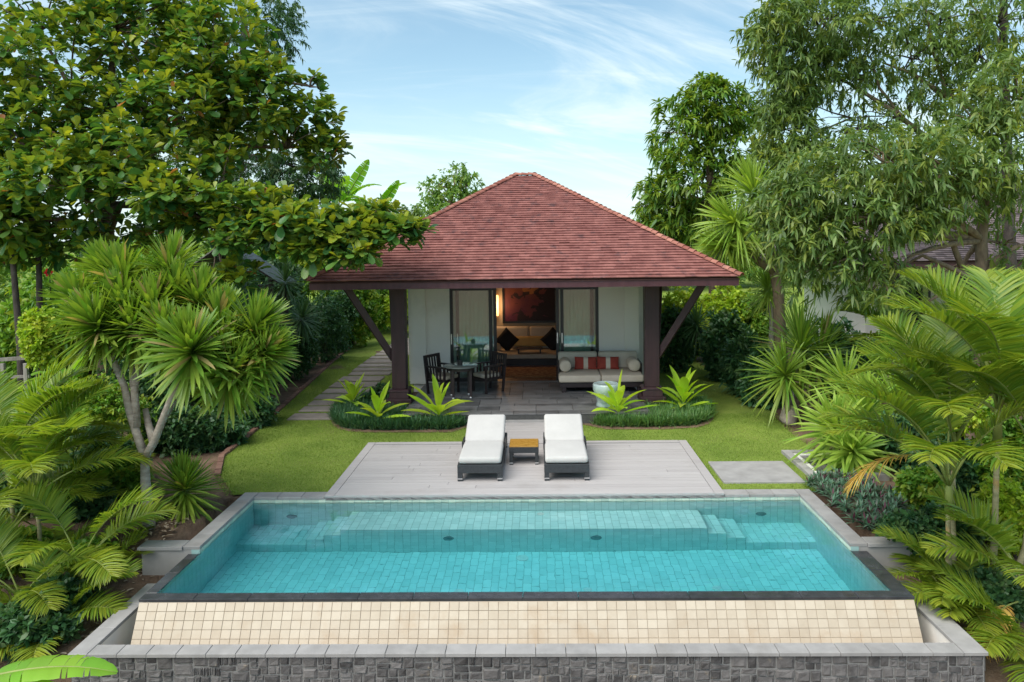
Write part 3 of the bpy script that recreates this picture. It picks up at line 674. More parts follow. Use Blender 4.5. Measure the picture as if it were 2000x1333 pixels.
def split(x0, x1, z0, z1):
    w, h = x1-x0, z1-z0
    if (w < .20 and h < .14 and R.random() < .6) or w < .11 and h < .09: cells.append((x0, x1, z0, z1)); return
    if (w > h*1.35 and w > .16) or h < .10:
        c = x0+w*R.uniform(.35, .65); split(x0, c, z0, z1); split(c, x1, z0, z1)
    else:
        c = z0+h*R.uniform(.35, .65); split(x0, x1, z0, c); split(x0, x1, c, z1)
xx = TXL+.03
while xx < TXR-.05:
    w_ = min(R.uniform(.5, .9), TXR-.03-xx); split(xx, xx+w_, -.82, ZTR-.037); split(xx, xx+w_, -1.45, -.82); xx += w_
cand = []
for x0, x1, z0, z1 in cells:
    cand.append((z1, R.choice(ROCK), ((x0+x1)/2, TYF+.05, (z0+z1)/2), (x1-x0-.009, z1-z0-.009, R.uniform(.026, .042)), RX))
for s_, me_x, rt_ in ((TXR-.02, 1, RYm), (TXL+.02, -1, RYp)):
    for i in range(6):
        for j in range(6):
            cand.append((-2, ROCK[(i+j) % 6], (s_, TYF+.14+i*.2, -.40-j*.18), (.17, .19, .03), rt_))
emit_pieces(TR, 'stone', cand, None, 260, 'small_stones')
# ------------------------------------------------------------------ deck
DECK = thing('pool_deck', 'pale grey board deck between pool and pavilion', 'deck', (0, 12, 0)); DECK['kind'] = 'structure'
b = MB(); b.box(DX0+.04, DX1-.04, DY0+.05, DY1-.03, -.02, ZDECK-.03); b.box(-1.15, .75, DY1-.03, 15.10, -.02, ZDECK-.03)
b.build('subframe', 'deck_under', DECK)
BO = tile_mesh('deck_board', 'deck_board', .004, .15)
TH = .028
for x0, x1 in ((DX0, DX0+.14), (DX1-.14, DX1)):
    piece('board', BO, DECK, ((x0+x1)/2, (DY0+DY1)/2, ZDECK-TH), (.137, DY1-DY0, TH))
for k in range(2): piece('board', BO, DECK, ((DX0+DX1)/2, DY0+.07+k*.14, ZDECK-TH), (DX1-DX0-.284, .136, TH))
piece('board', BO, DECK, ((DX0+DX1)/2, DY1-.07, ZDECK-TH), (DX1-DX0-.284, .136, TH))
y = DY0+.282; bw = .1405; i = 0
while y < DY1-.145:
    cuts = [DX0+.142]+sorted(R.uniform(DX0+.6, DX1-.6) for _ in range(R.choice([1, 2])))+[DX1-.142]
    if len(cuts) == 4 and cuts[2]-cuts[1] < .6: cuts.pop(1)
    for a, c in zip(cuts, cuts[1:]):
        piece('board', BO, DECK, ((a+c)/2, y+bw/2, ZDECK-TH+R.uniform(-.0012, .0008)), (c-a-.003, min(bw, DY1-.143-y)-.0055, TH))
    y += bw
y = DY1+.004
while y < 15.06:
    piece('board', BO, DECK, (-.2, y+.07, ZDECK-TH+R.uniform(-.001, .001)), (1.94, .1345, TH)); y += .1405
b = MB(); b.box(DX0+.005, DX1-.005, DY0+.008, DY0+.03, -.02, ZDECK-TH-.002); b.build('fascia', 'deck_board', DECK)
# flat slab and pebble basin right of the deck
s = thing('landing_slab', 'flat grey concrete slab in the lawn right of the deck', 'slab', (3.3, 12, 0)); s['kind'] = 'structure'
b = MB(); (x0, y0), (x1, _), (_, y1), _ = SLABR; b.box(x0, x1, y0, y1, -.03, .035); b.build('slab', 'coping', s, bevel=.008)
BS = thing('foot_rinse_basin', 'square grey kerb with white pebble rim beside the right shrubs', 'basin', gp(1590, 910))
q = [gp(*p_, .0) for p_ in ((1520, 886), (1640, 886), (1720, 938), (1585, 938))]
bx0, bx1, by0, by1 = 4.10, 5.30, q[3].y+.05, q[0].y
b = MB()
for a in ((bx0, bx0+.13, by0, by1), (bx1-.13, bx1, by0, by1), (bx0+.13, bx1-.13, by0, by0+.13), (bx0+.13, bx1-.13, by1-.13, by1)): b.box(*a, -.1, .06)
b.build('kerb', 'coping', BS)
b = MB()
for a in ((bx0+.132, bx0+.22, by0+.132, by1-.132), (bx1-.22, bx1-.132, by0+.132, by1-.132), (bx0+.222, bx1-.222, by0+.132, by0+.22), (bx0+.222, bx1-.222, by1-.22, by1-.132)): b.box(*a, -.1, .035)
b.build('rim', 'white_pebble', BS)
b = MB(); b.box(bx0+.222, bx1-.222, by0+.222, by1-.222, -.1, .02); b.build('pebble_bed', 'grey_pebble', BS)

# ------------------------------------------------------------------ terrace
TE = thing('terrace', 'raised terrace of dark grey stone paving under the eaves', 'terrace', (0, 17, 0)); TE['kind'] = 'structure'
TX0, TX1, TY0 = -2.76, 2.20, 15.13
b = MB(); b.box(TX0, TX1, TY0, HYF+.0, -.05, ZTER-.022); b.build('base', 'terrace_joint', TE)
TS = tile_mesh('paving_slab', 'terrace_stone', .012, .3)
y = TY0-.01; k = 0
while y < HYF-.02:
    h = min(R.choice([.30, .30, .42, .22]), HYF-.003-y); x = TX0-.01
    while x < TX1:
        w_ = min(R.choice([.3, .45, .6, .6, .75]), TX1+.01-x)
        if TX1+.01-x-w_ < .15: w_ = TX1+.01-x
        piece('paving_slab', TS, TE, (x+w_/2, y+h/2, ZTER-.02+R.uniform(-.001, .001)), (w_-.007, h-.007, .02)); x += w_
    y += h
piece('step_edge', CP, TE, (-.2, 15.095, ZDECK-.03), (1.92, .058, .075))
# stepping path on the left
PA = thing('garden_path', 'stone slab path in grass along the left of the pavilion', 'path', (-4.7, 20, 0)); PA['kind'] = 'structure'
PS = tile_mesh('path_slab', 'path_slab', .02, .2)
for x0, x1, y0, y1 in slabs: piece('slab', PS, PA, ((x0+x1)/2, (y0+y1)/2, -.015), (x1-x0, y1-y0, .055))
BRK = tile_mesh('edge_brick', 'brick_edge', .05, .2)
KE = thing('path_edging', 'low dark brick edging between left shrubs and lawn', 'edging', (-6, 17, 0)); KE['kind'] = 'structure'
for a, c in zip(left_edge[1:], left_edge[2:]):
    a, c = Vector((a[0]-.06, a[1], 0)), Vector((c[0]-.06, c[1], 0)); d = c-a; k = max(1, int(d.length/.22))
    for i in range(k):
        p = a+d*((i+.5)/k); piece('brick', BRK, KE, (p.x, p.y, -.05), (.205, .10, .09+R.uniform(0, .02)), (0, 0, math.atan2(d.y, d.x)))

# ------------------------------------------------------------------ pavilion roof
def roof(parent, x0, x1, y0, y1, ze, rx0, rx1, ry0, ry1, zr, tile_mat, cap_mat, course=.105, tw=.22, caps=True, flare=0.0):
    A, B, C, D_ = Vector((x0, y0, ze)), Vector((x1, y0, ze)), Vector((x1, y1, ze)), Vector((x0, y1, ze))
    a, b_, c, d = Vector((rx0, ry0, zr)), Vector((rx1, ry0, zr)), Vector((rx1, ry1, zr)), Vector((rx0, ry1, zr))
    faces = [(A, B, a, b_), (B, C, b_, c), (C, D_, c, d), (D_, A, d, a)]
    dn = Vector((0, 0, .035)); m = MB()
    for P0, P1, Q0, Q1 in faces: m.quad(P0-dn, P1-dn, Q1-dn, Q0-dn)
    m.quad(a-dn, b_-dn, c-dn, d-dn)
    rf = m.build('roof', 'roof_board', parent)
    Vs = []
    for P0, P1, Q0, Q1 in faces:
        ux = (P1-P0).normalized(); mid0, mid1 = (P0+P1)/2, (Q0+Q1)/2
        upv = (mid1-mid0); sl_ = upv-ux*upv.dot(ux); n_ = ux.cross(sl_).normalized(); L = sl_.length; sl_.normalize()
        K = int(L/course); cs = L/K
        for k in range(K):
            t = (k+.45)/K; e0 = P0.lerp(Q0, t); e1 = P1.lerp(Q1, t); w = (e1-e0).length
            sag = .006*math.sin(k*.7+1.3)
            n = max(1, round(w/tw)); tws = w/n; off = R.random()*tws
            for i in range(n+1):
                u0_, u1_ = max(0, (i-.5)*tws+ (tws*.5-off)), min(w, (i+.5)*tws+(tws*.5-off))
                if u1_-u0_ < .02: continue
                j1, j2, j3 = R.gauss(0, .001), R.gauss(0, .0015), R.gauss(0, .002)
                if R.random() < .012: j2 += .010
                o_ = e0+ux*u0_-sl_*(cs*.62+j3); q = e0+ux*u1_-sl_*(cs*.62+j3+R.gauss(0, .002))
                h0 = .040+j2+j1; h1 = .040+j2-j1; up_ = sl_*(cs*1.35)
                pl = [o_+n_*(h0-.018), q+n_*(h1-.018), q+up_-n_*.004, o_+up_-n_*.004, o_+n_*h0, q+n_*h1, q+up_+n_*.010, o_+up_+n_*.010]
                Vs.append([v[:] for v in pl])
    L_ = Leafs(); L_.raw(np.array(Vs), CUBE_F, np.zeros(len(Vs)), len(Vs), 8)
    tag(L_.build('roof_tiles', tile_mat, rf, True, False), kind='stuff')
    # hip and ridge caps
    mcap = MB(); ns = 8
    for e, (yy_, rr, zz_) in enumerate(((-.5, .074, .008), (.5, .066, -.008))):
        for r_ in (rr, rr-.018):
            for k in range(ns+1):
                th = math.pi*k/ns; mcap.v.append((r_*math.cos(th), yy_, r_*math.sin(th)*.8+zz_))
    q = ns+1
    for k in range(ns):
        mcap.f += [(k, k+1, 2*q+k+1, 2*q+k), (q+k+1, q+k, 3*q+k, 3*q+k+1), (k+1, k, q+k, q+k+1), (2*q+k, 2*q+k+1, 3*q+k+1, 3*q+k)]
    mcap.mi = [0]*len(mcap.f); CM = mcap.mesh('ridge_tile', cap_mat)
    if caps:
        for P, Q in ((A, a), (B, b_), (C, c), (D_, d), (a, b_), (d, c), (a, d), (b_, c)):
            dv = Q-P
            if dv.length < .2: continue
            n = max(1, round(dv.length/.145)); s_ = dv.length/n
            yv = dv.normalized(); xv = yv.cross(Vector((0, 0, 1))).normalized(); zv = xv.cross(yv)
            Rm = Matrix((xv, yv, zv)).transposed()
            for i in range(n):
                p_ = P+dv*((i+.5)/n)+zv*(.030+R.gauss(0, .003))
                piece('ridge_tile', CM, rf, p_, (1, s_*1.12, 1), Rm @ Matrix.Rotation(R.gauss(0, .02), 3, 'Y'))
    return rf
VI = thing('villa', 'cream pavilion with red tiled hip roof and dark timber columns', 'house', ((HX0+HX1)/2, 19, 0))
EX0, EX1, EY0, EY1 = -4.51, 3.92, 14.90, 24.6
ZE = 2.905
RFV = roof(VI, EX0, EX1, EY0, EY1, ZE, -.53, -.06, 19.1, 20.4, 5.235, 'roof_tile', 'ridge_tile')
b = MB()                                             # fascia boards and soffit
ft, fb = ZE-.025, ZE-.165
for (x0, x1, y0, y1) in ((EX0+.03, EX1-.03, EY0+.03, EY0+.075), (EX0+.03, EX1-.03, EY1-.075, EY1-.03), (EX0+.03, EX0+.075, EY0+.078, EY1-.078), (EX1-.075, EX1-.03, EY0+.078, EY1-.078)): b.box(x0, x1, y0, y1, fb, ft)
b.build('fascia', 'purple_timber', VI)
b = MB(); b.box(EX0+.08, EX1-.08, EY0+.08, EY1-.08, fb+.05, fb+.07); b.build('soffit', 'weathered_wood', VI)
CX = (-2.99, 2.40); CYY = 16.35
for k, cx_ in enumerate(CX):
    b = MB(); b.frustum(cx_, CYY, ZTER+.30, .15, .15, fb+.06, .155, .155); c_ = b.build('column', 'column_timber', VI, bevel=.012)
    b = MB(); b.box(cx_-.27, cx_+.27, CYY-.27, CYY+.27, -.05, ZTER+.10); b.frustum(cx_, CYY, ZTER+.10, .21, .21, ZTER+.26, .20, .20); b.frustum(cx_, CYY, ZTER+.26, .23, .23, ZTER+.30, .19, .19)
    b.build('base', 'column_timber', c_, bevel=.008)
    sg = -1 if k == 0 else 1
    for (tx, ty) in ((sg*1.02, -.55), (sg*.40, 1.25)):
        b = MB(); b.bar((cx_+sg*.12, CYY+(.05 if ty > 0 else -.02), ZTER+.92), (cx_+tx, CYY+ty, fb+.05), .105, .14); b.build('brace', 'column_timber', VI, bevel=.006)
    b = MB(); b.bar((cx_, CYY, fb-.0), (cx_, HYF-.05, fb-.0), .12, .16); b.build('beam', 'purple_timber', VI)
for cx_ in CX:                                       # columns at the back of the house
    b = MB(); b.frustum(cx_, 23.4, 0, .16, .16, fb+.06, .165, .165); b.build('column', 'purple_timber', VI)
# walls
WT = .22; HW = fb+.05
ox0, ox1 = -2.15, 1.45                               # glazed opening
b = MB()
b.box(HX0, ox0, HYF, HYF+WT, 0, HW); b.box(ox1, HX1, HYF, HYF+WT, 0, HW)
b.box(ox0, ox1, HYF, HYF+WT, 2.52, HW); b.box(ox0, ox1, HYF, HYF+WT, 0, ZTER-.012)
b.build('wall', 'plaster', VI)
b = MB(); b.box(HX0, HX0+WT, HYF+WT+.002, HYB, 0, HW); b.box(HX1-WT, HX1, HYF+WT+.002, HYB, 0, HW); b.box(HX0+WT+.002, HX1-WT-.002, HYB-WT, HYB, 0, HW)
b.build('wall', 'plaster', VI)
for x0, x1 in ((HX0-.03, HX0+.32), (HX1-.32, HX1+.03)):
    b = MB(); b.box(x0, x1, HYF-.07, HYF-.002, ZTER+.40, HW); b.hexa([(x0-.04, HYF-.11, ZTER), (x1+.04, HYF-.11, ZTER), (x1+.04, HYF-.002, ZTER), (x0-.04, HYF-.002, ZTER), (x0, HYF-.07, ZTER+.398), (x1, HYF-.07, ZTER+.398), (x1, HYF-.002, ZTER+.398), (x0, HYF-.002, ZTER+.398)])
    b.build('pilaster', 'plaster', VI)
# house side annexe strips seen left and right of the front wall
for q_ in ((HX0-.34, HX0-.005), (HX1+.005, HX1+.34)): MB().box(*q_, HYF+1.4, HYF+4.0, 0, HW).build('side_wall', 'plaster', VI)
b = MB(); b.box(HX0-.26, HX0-.10, HYF+1.385, HYF+1.398, 1.55, 2.15); b.build('side_window', 'black_frame', VI)
b = MB(); b.box(HX0+WT, HX1-WT, HYF+WT, HYB-WT, 0, ZTER); b.build('floor', 'wood_floor', VI)
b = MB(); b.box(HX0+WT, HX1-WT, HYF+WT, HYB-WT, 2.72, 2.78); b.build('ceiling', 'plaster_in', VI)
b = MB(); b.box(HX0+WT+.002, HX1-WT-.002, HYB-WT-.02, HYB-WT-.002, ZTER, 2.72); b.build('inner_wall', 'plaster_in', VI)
# sliding glass doors: two outer leaves closed, two slid behind them
def door(x0, x1, y, fr=.075):
    b = MB(); z0, z1 = ZTER+.005, 2.52
    b.box(x0, x0+fr, y-.025, y+.025, z0, z1); b.box(x1-fr, x1, y-.025, y+.025, z0, z1); b.box(x0+fr, x1-fr, y-.025, y+.025, z0, z0+.09); b.box(x0+fr, x1-fr, y-.025, y+.025, z1-.07, z1)
    d = b.build('door', 'black_frame', VI)
    b = MB(); b.box(x0+fr-.005, x1-fr+.005, y-.004, y+.004, z0+.085, z1-.065); b.build('glass', 'pane_glass', d)
    b = MB(); b.box(x0+.02, x0+.045, y-.05, y-.026, 1.15, 1.4); b.build('handle', 'steel', d)
    return d
yd = HYF+.06
door(ox0, -1.13, yd); door(.53, ox1, yd); door(ox0+.14, -1.02, yd+.07); door(.42, ox1-.12, yd+.07)
b = MB(); b.box(ox0, ox1, HYF-.01, HYF+.14, ZTER-.010, ZTER+.012); b.build('sill', 'terrace_stone', VI)
def curtain(name, label, x0, x1, y):
    m = MB(); n = 60; i0 = len(m.v)
    for k in range(n+1):
        x = x0+(x1-x0)*k/n; o_ = .008*math.sin(k*1.15)+.006*math.sin(k*.5)
        m.v += [(x, y+o_, ZTER+.03), (x, y+o_, 2.66)]
    for k in range(n): m.f.append((2*k, 2*k+2, 2*k+3, 2*k+1)); m.mi.append(0)
    o = m.build(name, 'curtain', smooth=True); s_ = o.modifiers.new('th', 'SOLIDIFY'); s_.thickness = .006
    return tag(o, label, 'curtain', 'sheer curtains')
curtain('curtain', 'pale green sheer curtain behind the left glass door', ox0+.03, -1.04, HYF+.21)
curtain('curtain', 'pale green sheer curtain behind the right glass door', .46, ox1-.03, HYF+.21)
# interior
DB = thing('daybed', 'upholstered daybed inside the room under the painting', 'daybed', (-.27, 21.4, ZTER))
y0, y1 = 20.85, HYB-WT-.03
b = MB(); b.box(-1.75, 1.2, y0, y1, ZTER+.0, ZTER+.18); b.build('base', 'dark_timber', DB)
b = MB(); b.box(-1.72, 1.17, y0-.03, y1-.1, ZTER+.185, ZTER+.31); b.build('seat', 'cushion_cream', DB, bevel=.03, seg=3)
for a, c in ((-1.65, -.28), (-.27, 1.10)):
    b = MB(); b.hexa([(a, y1-.42, ZTER+.31), (c, y1-.42, ZTER+.31), (c, y1-.2, ZTER+.31), (a, y1-.2, ZTER+.31), (a, y1-.25, ZTER+.92), (c, y1-.25, ZTER+.92), (c, y1-.06, ZTER+.92), (a, y1-.06, ZTER+.92)])
    b.build('back_cushion', 'cushion_cream', DB, bevel=.06, seg=3)
o = None
b = MB(); b.hexa([(-.80, y1-.62, ZTER+.40), (.28, y1-.62, ZTER+.40), (.28, y1-.42, ZTER+.40), (-.80, y1-.42, ZTER+.40), (-.74, y1-.48, ZTER+.66), (.22, y1-.48, ZTER+.66), (.22, y1-.33, ZTER+.66), (-.74, y1-.33, ZTER+.66)])
tag(b.build('cushion', 'throw_gold', bevel=.05, seg=3), 'long golden cushion in the middle of the indoor daybed', 'cushion')
def pillow(name, c, w, h, t, rx, rz, ry, mat, label, group=None, stripes=None):
    m = MB(); n = 10
    for sgn in (1, -1):
        i0 = len(m.v)
        for j in range(n+1):
            for i in range(n+1):
                u, v = i/n*2-1, j/n*2-1
                e = (1-u**4)**.5*(1-v**4)**.5; pin = 1-.06*(1-abs(u))*abs(v)-.0
                m.v.append((u*w/2*(1-.05*(1-v*v)*abs(u)), sgn*t/2*e, v*h/2*(1-.05*(1-u*u)*abs(v))))
        for j in range(n):
            for i in range(n):
                f = (i0+j*(n+1)+i, i0+j*(n+1)+i+1, i0+(j+1)*(n+1)+i+1, i0+(j+1)*(n+1)+i); m.f.append(f if sgn < 0 else f[::-1])
                uc = (i+.5)/n
                m.mi.append(1 if (stripes and any(a <= uc < b_ for a, b_ in stripes)) else 0)
    me = m.mesh(name, mat if isinstance(mat, list) else [mat], True)
    o = link(name, me); o.location = c; o.rotation_euler = Euler((rx, ry, rz)); return tag(o, label, 'cushion', group)
pillow('pillow', (-.90, y1-.72, ZTER+.60), .52, .52, .16, rad(-18), rad(8), rad(45), 'cushion_dark', 'dark pillow standing on its corner, left on the indoor daybed')
pillow('pillow', (.40, y1-.72, ZTER+.60), .52, .52, .16, rad(-18), rad(-8), rad(45), 'cushion_dark', 'dark pillow standing on its corner, right on the indoor daybed')
for sx, w_ in ((-1.18, 'left'), (.70, 'right')):
    o = MB().lathe([(.02, -.22), (.09, -.21), (.115, -.18), (.115, .18), (.09, .21), (.02, .22)], 18).build('bolster', 'cushion_cream', smooth=True)
    o.rotation_euler = (rad(90), 0, 0); o.location = (sx, y1-.78, ZTER+.425); tag(o, f'small cream bolster at the {w_} end of the indoor daybed', 'bolster')
ST = thing('low_tray_table', 'low dark tray stand on the indoor daybed below the gold cushion', 'tray', (-.26, 21.1, ZTER+.31))
b = MB(); b.box(-.62, .10, 20.95, 21.25, ZTER+.42, ZTER+.45); b.build('top', 'dark_timber', ST)
b = MB(); b.box(-.58, -.54, 20.97, 21.23, ZTER+.312, ZTER+.42); b.box(.02, .06, 20.97, 21.23, ZTER+.312, ZTER+.42); b.build('leg', 'dark_timber', ST)
PT = thing('painting', 'large framed orange and black painting above the indoor daybed', 'painting', (-.26, HYB-WT-.05, 1.3))
px0, px1 = -1.05, .53; yp = HYB-WT-.022
b = MB(); b.box(px0+.06, px1-.06, yp-.03, yp-.01, 1.28, 2.66); b.build('canvas', 'painting_canvas', PT)
b = MB(); b.box(px0, px0+.06, yp-.05, yp, 1.22, 2.70); b.box(px1-.06, px1, yp-.05, yp, 1.22, 2.70); b.box(px0+.06, px1-.06, yp-.05, yp, 1.22, 1.28); b.build('frame', 'black_frame', PT)
LA = thing('wall_lamp', 'glowing amber wall lamp left of the indoor painting', 'lamp', (-1.21, yp-.1, 1.7))
o = MB().lathe([(.045, 0), (.06, .1), (.06, .5), (.045, .6)], 16, (-1.21, yp-.12, 1.45)).build('lamp_shade', 'lamp_glow', LA, smooth=True)
b = MB(); b.box(-1.25, -1.17, yp-.055, yp-.002, 1.6, 1.9); b.build('bracket', 'black_frame', LA)
pl = bpy.data.lights.new('lamp_light', 'POINT'); pl.energy = 6; pl.color = (1, .62, .32); pl.shadow_soft_size = .12
plo = bpy.data.objects.new('lamp_light', pl); COL.objects.link(plo); plo.location = (-1.21, yp-.32, 1.75)
b = MB(); b.box(-1.4, .9, 19.1, 20.5, ZTER+.004, ZTER+.016); tag(b.build('rug', 'rug'), 'patterned brown and beige rug inside the doorway', 'rug')

# ------------------------------------------------------------------ terrace furniture
OD = thing('outdoor_sofa', 'outdoor sofa with cream cushions on the terrace beside the column', 'sofa', (1.43, 17.6, ZTER))
sx0, sx1, sy0, sy1 = .46, 2.32, 17.10, 18.30
b = MB(); b.box(sx0, sx1, sy0+.02, sy1, ZTER+.12, ZTER+.23); b.build('frame', 'dark_timber', OD, bevel=.006)
for x in (sx0+.05, sx1-.12):
    for y in (sy0+.05, sy1-.12):
        b = MB(); b.box(x, x+.09, y, y+.09, ZTER, ZTER+.12); b.box(x-.006, x+.096, y-.006, y+.096, ZTER+.02, ZTER+.045); b.build('leg', 'dark_timber', OD)
b = MB(); b.box(sx0, sx1, sy1-.05, sy1, ZTER+.232, ZTER+.72); b.box(sx0-.03, sx0, sy0+.35, sy1, ZTER+.2, ZTER+.6); b.box(sx1, sx1+.03, sy0+.35, sy1, ZTER+.2, ZTER+.6); b.build('back_frame', 'dark_timber', OD)
mid = (sx0+sx1)/2
for a, c in ((sx0-.02, mid-.004), (mid+.004, sx1+.02)):
    b = MB(); b.box(a, c, sy0-.04, sy1-.12, ZTER+.235, ZTER+.40); b.build('seat_cushion', 'cushion_cream', OD, bevel=.045, seg=4, smooth=True)
    b = MB(); i = .01; b.hexa([(a+i, sy1-.30, ZTER+.40), (c-i, sy1-.30, ZTER+.40), (c-i, sy1-.10, ZTER+.40), (a+i, sy1-.10, ZTER+.40), (a+i, sy1-.22, ZTER+.78), (c-i, sy1-.22, ZTER+.78), (c-i, sy1-.06, ZTER+.78), (a+i, sy1-.06, ZTER+.78)])
    b.build('back_cushion', 'cushion_cream', OD, bevel=.05, seg=4, smooth=True)
for x, w_ in ((sx0+.14, 'left'), (sx1-.14, 'right')):
    o = MB().lathe([(.01, -.29), (.11, -.285), (.135, -.26), (.14, -.2), (.14, .2), (.135, .26), (.11, .285), (.01, .29)], 24).build('bolster', 'cushion_cream', smooth=True)
    o.rotation_euler = (rad(90), 0, 0); o.location = (x, sy0+.62, ZTER+.545); tag(o, f'round cream bolster on the {w_} end of the outdoor sofa', 'bolster')
for x, w_ in ((mid-.30, 'left'), (mid+.22, 'right')):
    pillow('pillow', (x, sy1-.42, ZTER+.545), .52, .30, .13, rad(-20), 0, rad(1), ['cushion_red', 'cushion_cream'], f'{w_} of the two red striped pillows on the outdoor sofa', 'red striped pillows', [(.38, .60)])
tc_ = gp(900, 714, ZTER+.70)
RTB = thing('round_table', 'round dark garden table between the two slatted armchairs', 'table', (tc_.x, tc_.y, ZTER))
MB().lathe([(.05, .665), (.36, .67), (.385, .685), (.385, .70), (.37, .708), (.001, .708)], 40).build('table_top', 'slate_glass', RTB, False, True)
for k in range(4):
    a = rad(45+90*k+12); x, y = .27*math.cos(a), .27*math.sin(a)
    b = MB(); b.box(x-.026, x+.026, y-.026, y+.026, 0.035, .664); lg = b.build('leg', 'dark_timber', RTB, False, bevel=.004)
    b = MB(); b.lathe([(.034, 0), (.038, .01), (.034, .035)], 12, (x, y, 0)); b.build('foot', 'steel', lg, False, True)
b = MB(); b.lathe([(.26, .60), (.29, .60), (.29, .66), (.26, .66), (.26, .60)], 28, cap=False); b.build('apron', 'dark_timber', RTB, False)
o = MB().lathe([(.055, 0), (.06, .01), (.06, .10), (.05, .10), (.045, .03), (.001, .03)], 16).build('candle_holder', 'black_frame', smooth=False); o.location = (tc_.x-.02, tc_.y+.02, ZTER+.708)
tag(o, 'small black candle holder on the round garden table', 'candle holder')
def armchair(label, loc, rz):
    t = thing('armchair', label, 'armchair', loc, rz, 'slatted terrace armchairs')   # faces local -y
    w, d, h = .54, .52, .86
    for x in (-w/2, w/2-.045):
        b = MB(); b.box(x, x+.045, -d/2, -d/2+.045, 0, .60); b.build('leg', 'dark_timber', t, False)
        b = MB(); b.bar((x+.022, d/2-.03, 0), (x+.022, d/2+.07, h), .045, .045); b.build('leg', 'dark_timber', t, False)
        b = MB(); b.box(x-.015, x+.06, -d/2-.03, d/2+.02, .60, .635); ar = b.build('armrest', 'dark_timber', t, False, bevel=.005)
        for k in range(4):
            y = -d/2+.12+k*.095; b = MB(); b.box(x+.012, x+.032, y, y+.035, .32, .60); b.build('slat', 'dark_timber', ar, False)
    b = MB(); b.box(-w/2+.046, w/2-.046, -d/2, d/2, .28, .34); b.build('seat_frame', 'dark_timber', t, False)
    b = MB(); b.box(-w/2+.05, w/2-.05, -d/2-.01, d/2-.04, .342, .43); b.build('seat_cushion', 'cushion_cream', t, False, True, .03, 3)
    b = MB(); b.bar((-w/2+.046, d/2+.065, h-.03), (w/2-.046, d/2+.065, h-.03), .045, .06); b.build('top_rail', 'dark_timber', t, False)
    for k in range(5):
        x = -w/2+.09+k*(w-.18)/4; b = MB(); b.bar((x, d/2-.0, .34), (x, d/2+.062, h-.05), .042, .02, (0, 1, 0)); b.build('back_slat', 'dark_timber', t, False)
    return t
armchair('slatted dark armchair left of the round table, by the plaster wall', (-2.18, 17.25, ZTER), rad(58))
armchair('slatted dark armchair right of the round table, by the open doorway', (-1.17, 17.42, ZTER), rad(-50))
sp_ = gp(1184, 793, ZTER)
GS = thing('ceramic_stool', 'celadon glazed ceramic drum stool in front of the outdoor sofa', 'stool', (sp_.x, sp_.y, ZTER))
MB().lathe([(.20, 0), (.215, .02), (.20, .05), (.19, .10), (.21, .17), (.235, .24), (.245, .30), (.27, .33), (.275, .44), (.265, .465), (.24, .475), (.23, .465), (.001, .465)], 36).build('body', 'celadon', GS, False, True)
b = MB()
for k in range(18):
    a = 2*math.pi*k/18; b.box(-.012, .012, -.012, .012, 0, .012, Matrix.Translation((.245*math.cos(a), .245*math.sin(a), .275)))
b.build('studs', 'celadon', GS, False)

# ------------------------------------------------------------------ loungers and side table
def soft_box(p, name, mat, parent, bev=.045):
    b = MB(); b.hexa(p); return b.build(name, mat, parent, False, True, bev, 4)
def lounger(label, loc):
    t = thing('sun_lounger', label, 'sun lounger', loc, 0, 'white cushioned sun loungers')   # foot at local y 0, head towards +y
    w = .68; L = 1.92
    b = MB(); b.box(-w/2, w/2, 0, .05, .12, .25); b.box(-w/2, w/2, L-.05, L, .12, .25); b.box(-w/2, -w/2+.05, .052, L-.052, .12, .25); b.box(w/2-.05, w/2, .052, L-.052, .12, .25); b.build('frame', 'rattan_black', t, False, bevel=.006)
    for x in (-w/2, w/2-.075):
        for y in (0.002, L-.077):
            b = MB(); b.box(x+.002, x+.073, y, y+.075, .0, .12); lg = b.build('leg', 'rattan_black', t, False)
            b = MB(); b.box(x-.003, x+.078, y-.005, y+.08, .03, .048); b.build('band', 'steel', lg, False)
    b = MB(); b.box(-w/2+.052, w/2-.052, .052, 1.0, .21, .245); b.build('slat_bed', 'rattan_black', t, False)
    ys, zs = 1.0, .262; a = rad(19); Lb = .82; dy, dz = math.cos(a)*Lb, math.sin(a)*Lb
    b = MB(); b.bar((0, ys+.02, zs-.02), (0, ys+dy, zs+dz-.02), w-.11, .03, (0, 0, 1)); b.build('backrest', 'rattan_black', t, False)
    for x in (-w/2+.09, w/2-.09):
        b = MB(); b.bar((x, ys+.62, zs+.19), (x, ys+.80, .2), .025, .025); b.build('strut', 'rattan_black', t, False)
    hw = w/2-.015; th = .105
    for x in (-w/2-.006, w/2-.014):
        b = MB(); b.box(x, x+.02, .80, 1.15, .25, .385); b.build('arm_plate', 'black_frame', t, False)
    cu = soft_box([(-hw, .015, .255), (hw, .015, .255), (hw, ys+.0, .262), (-hw, ys+.0, .262), (-hw, .015, .255+th), (hw, .015, .255+th), (hw, ys-.015, .262+th), (-hw, ys-.015, .262+th)], 'seat_cushion', 'cushion_white', t)
    ny, nz_ = -math.sin(a)*th, math.cos(a)*th
    soft_box([(-hw, ys+.006, zs), (hw, ys+.006, zs), (hw, ys+dy, zs+dz), (-hw, ys+dy, zs+dz), (-hw, ys+.006+ny+.02, zs+nz_), (hw, ys+.006+ny+.02, zs+nz_), (hw, ys+dy+ny, zs+dz+nz_), (-hw, ys+dy+ny, zs+dz+nz_)], 'back_cushion', 'cushion_white', t)
    return t
lounger('white cushioned sun lounger on the deck, left of the amber table', (-.912, 11.42, ZDECK))
lounger('white cushioned sun lounger on the deck, right of the amber table', (.40, 11.42, ZDECK))
S2 = thing('side_table', 'low black side table with amber wood top between the loungers', 'side table', (-.262, 12.25, ZDECK))
w = .235
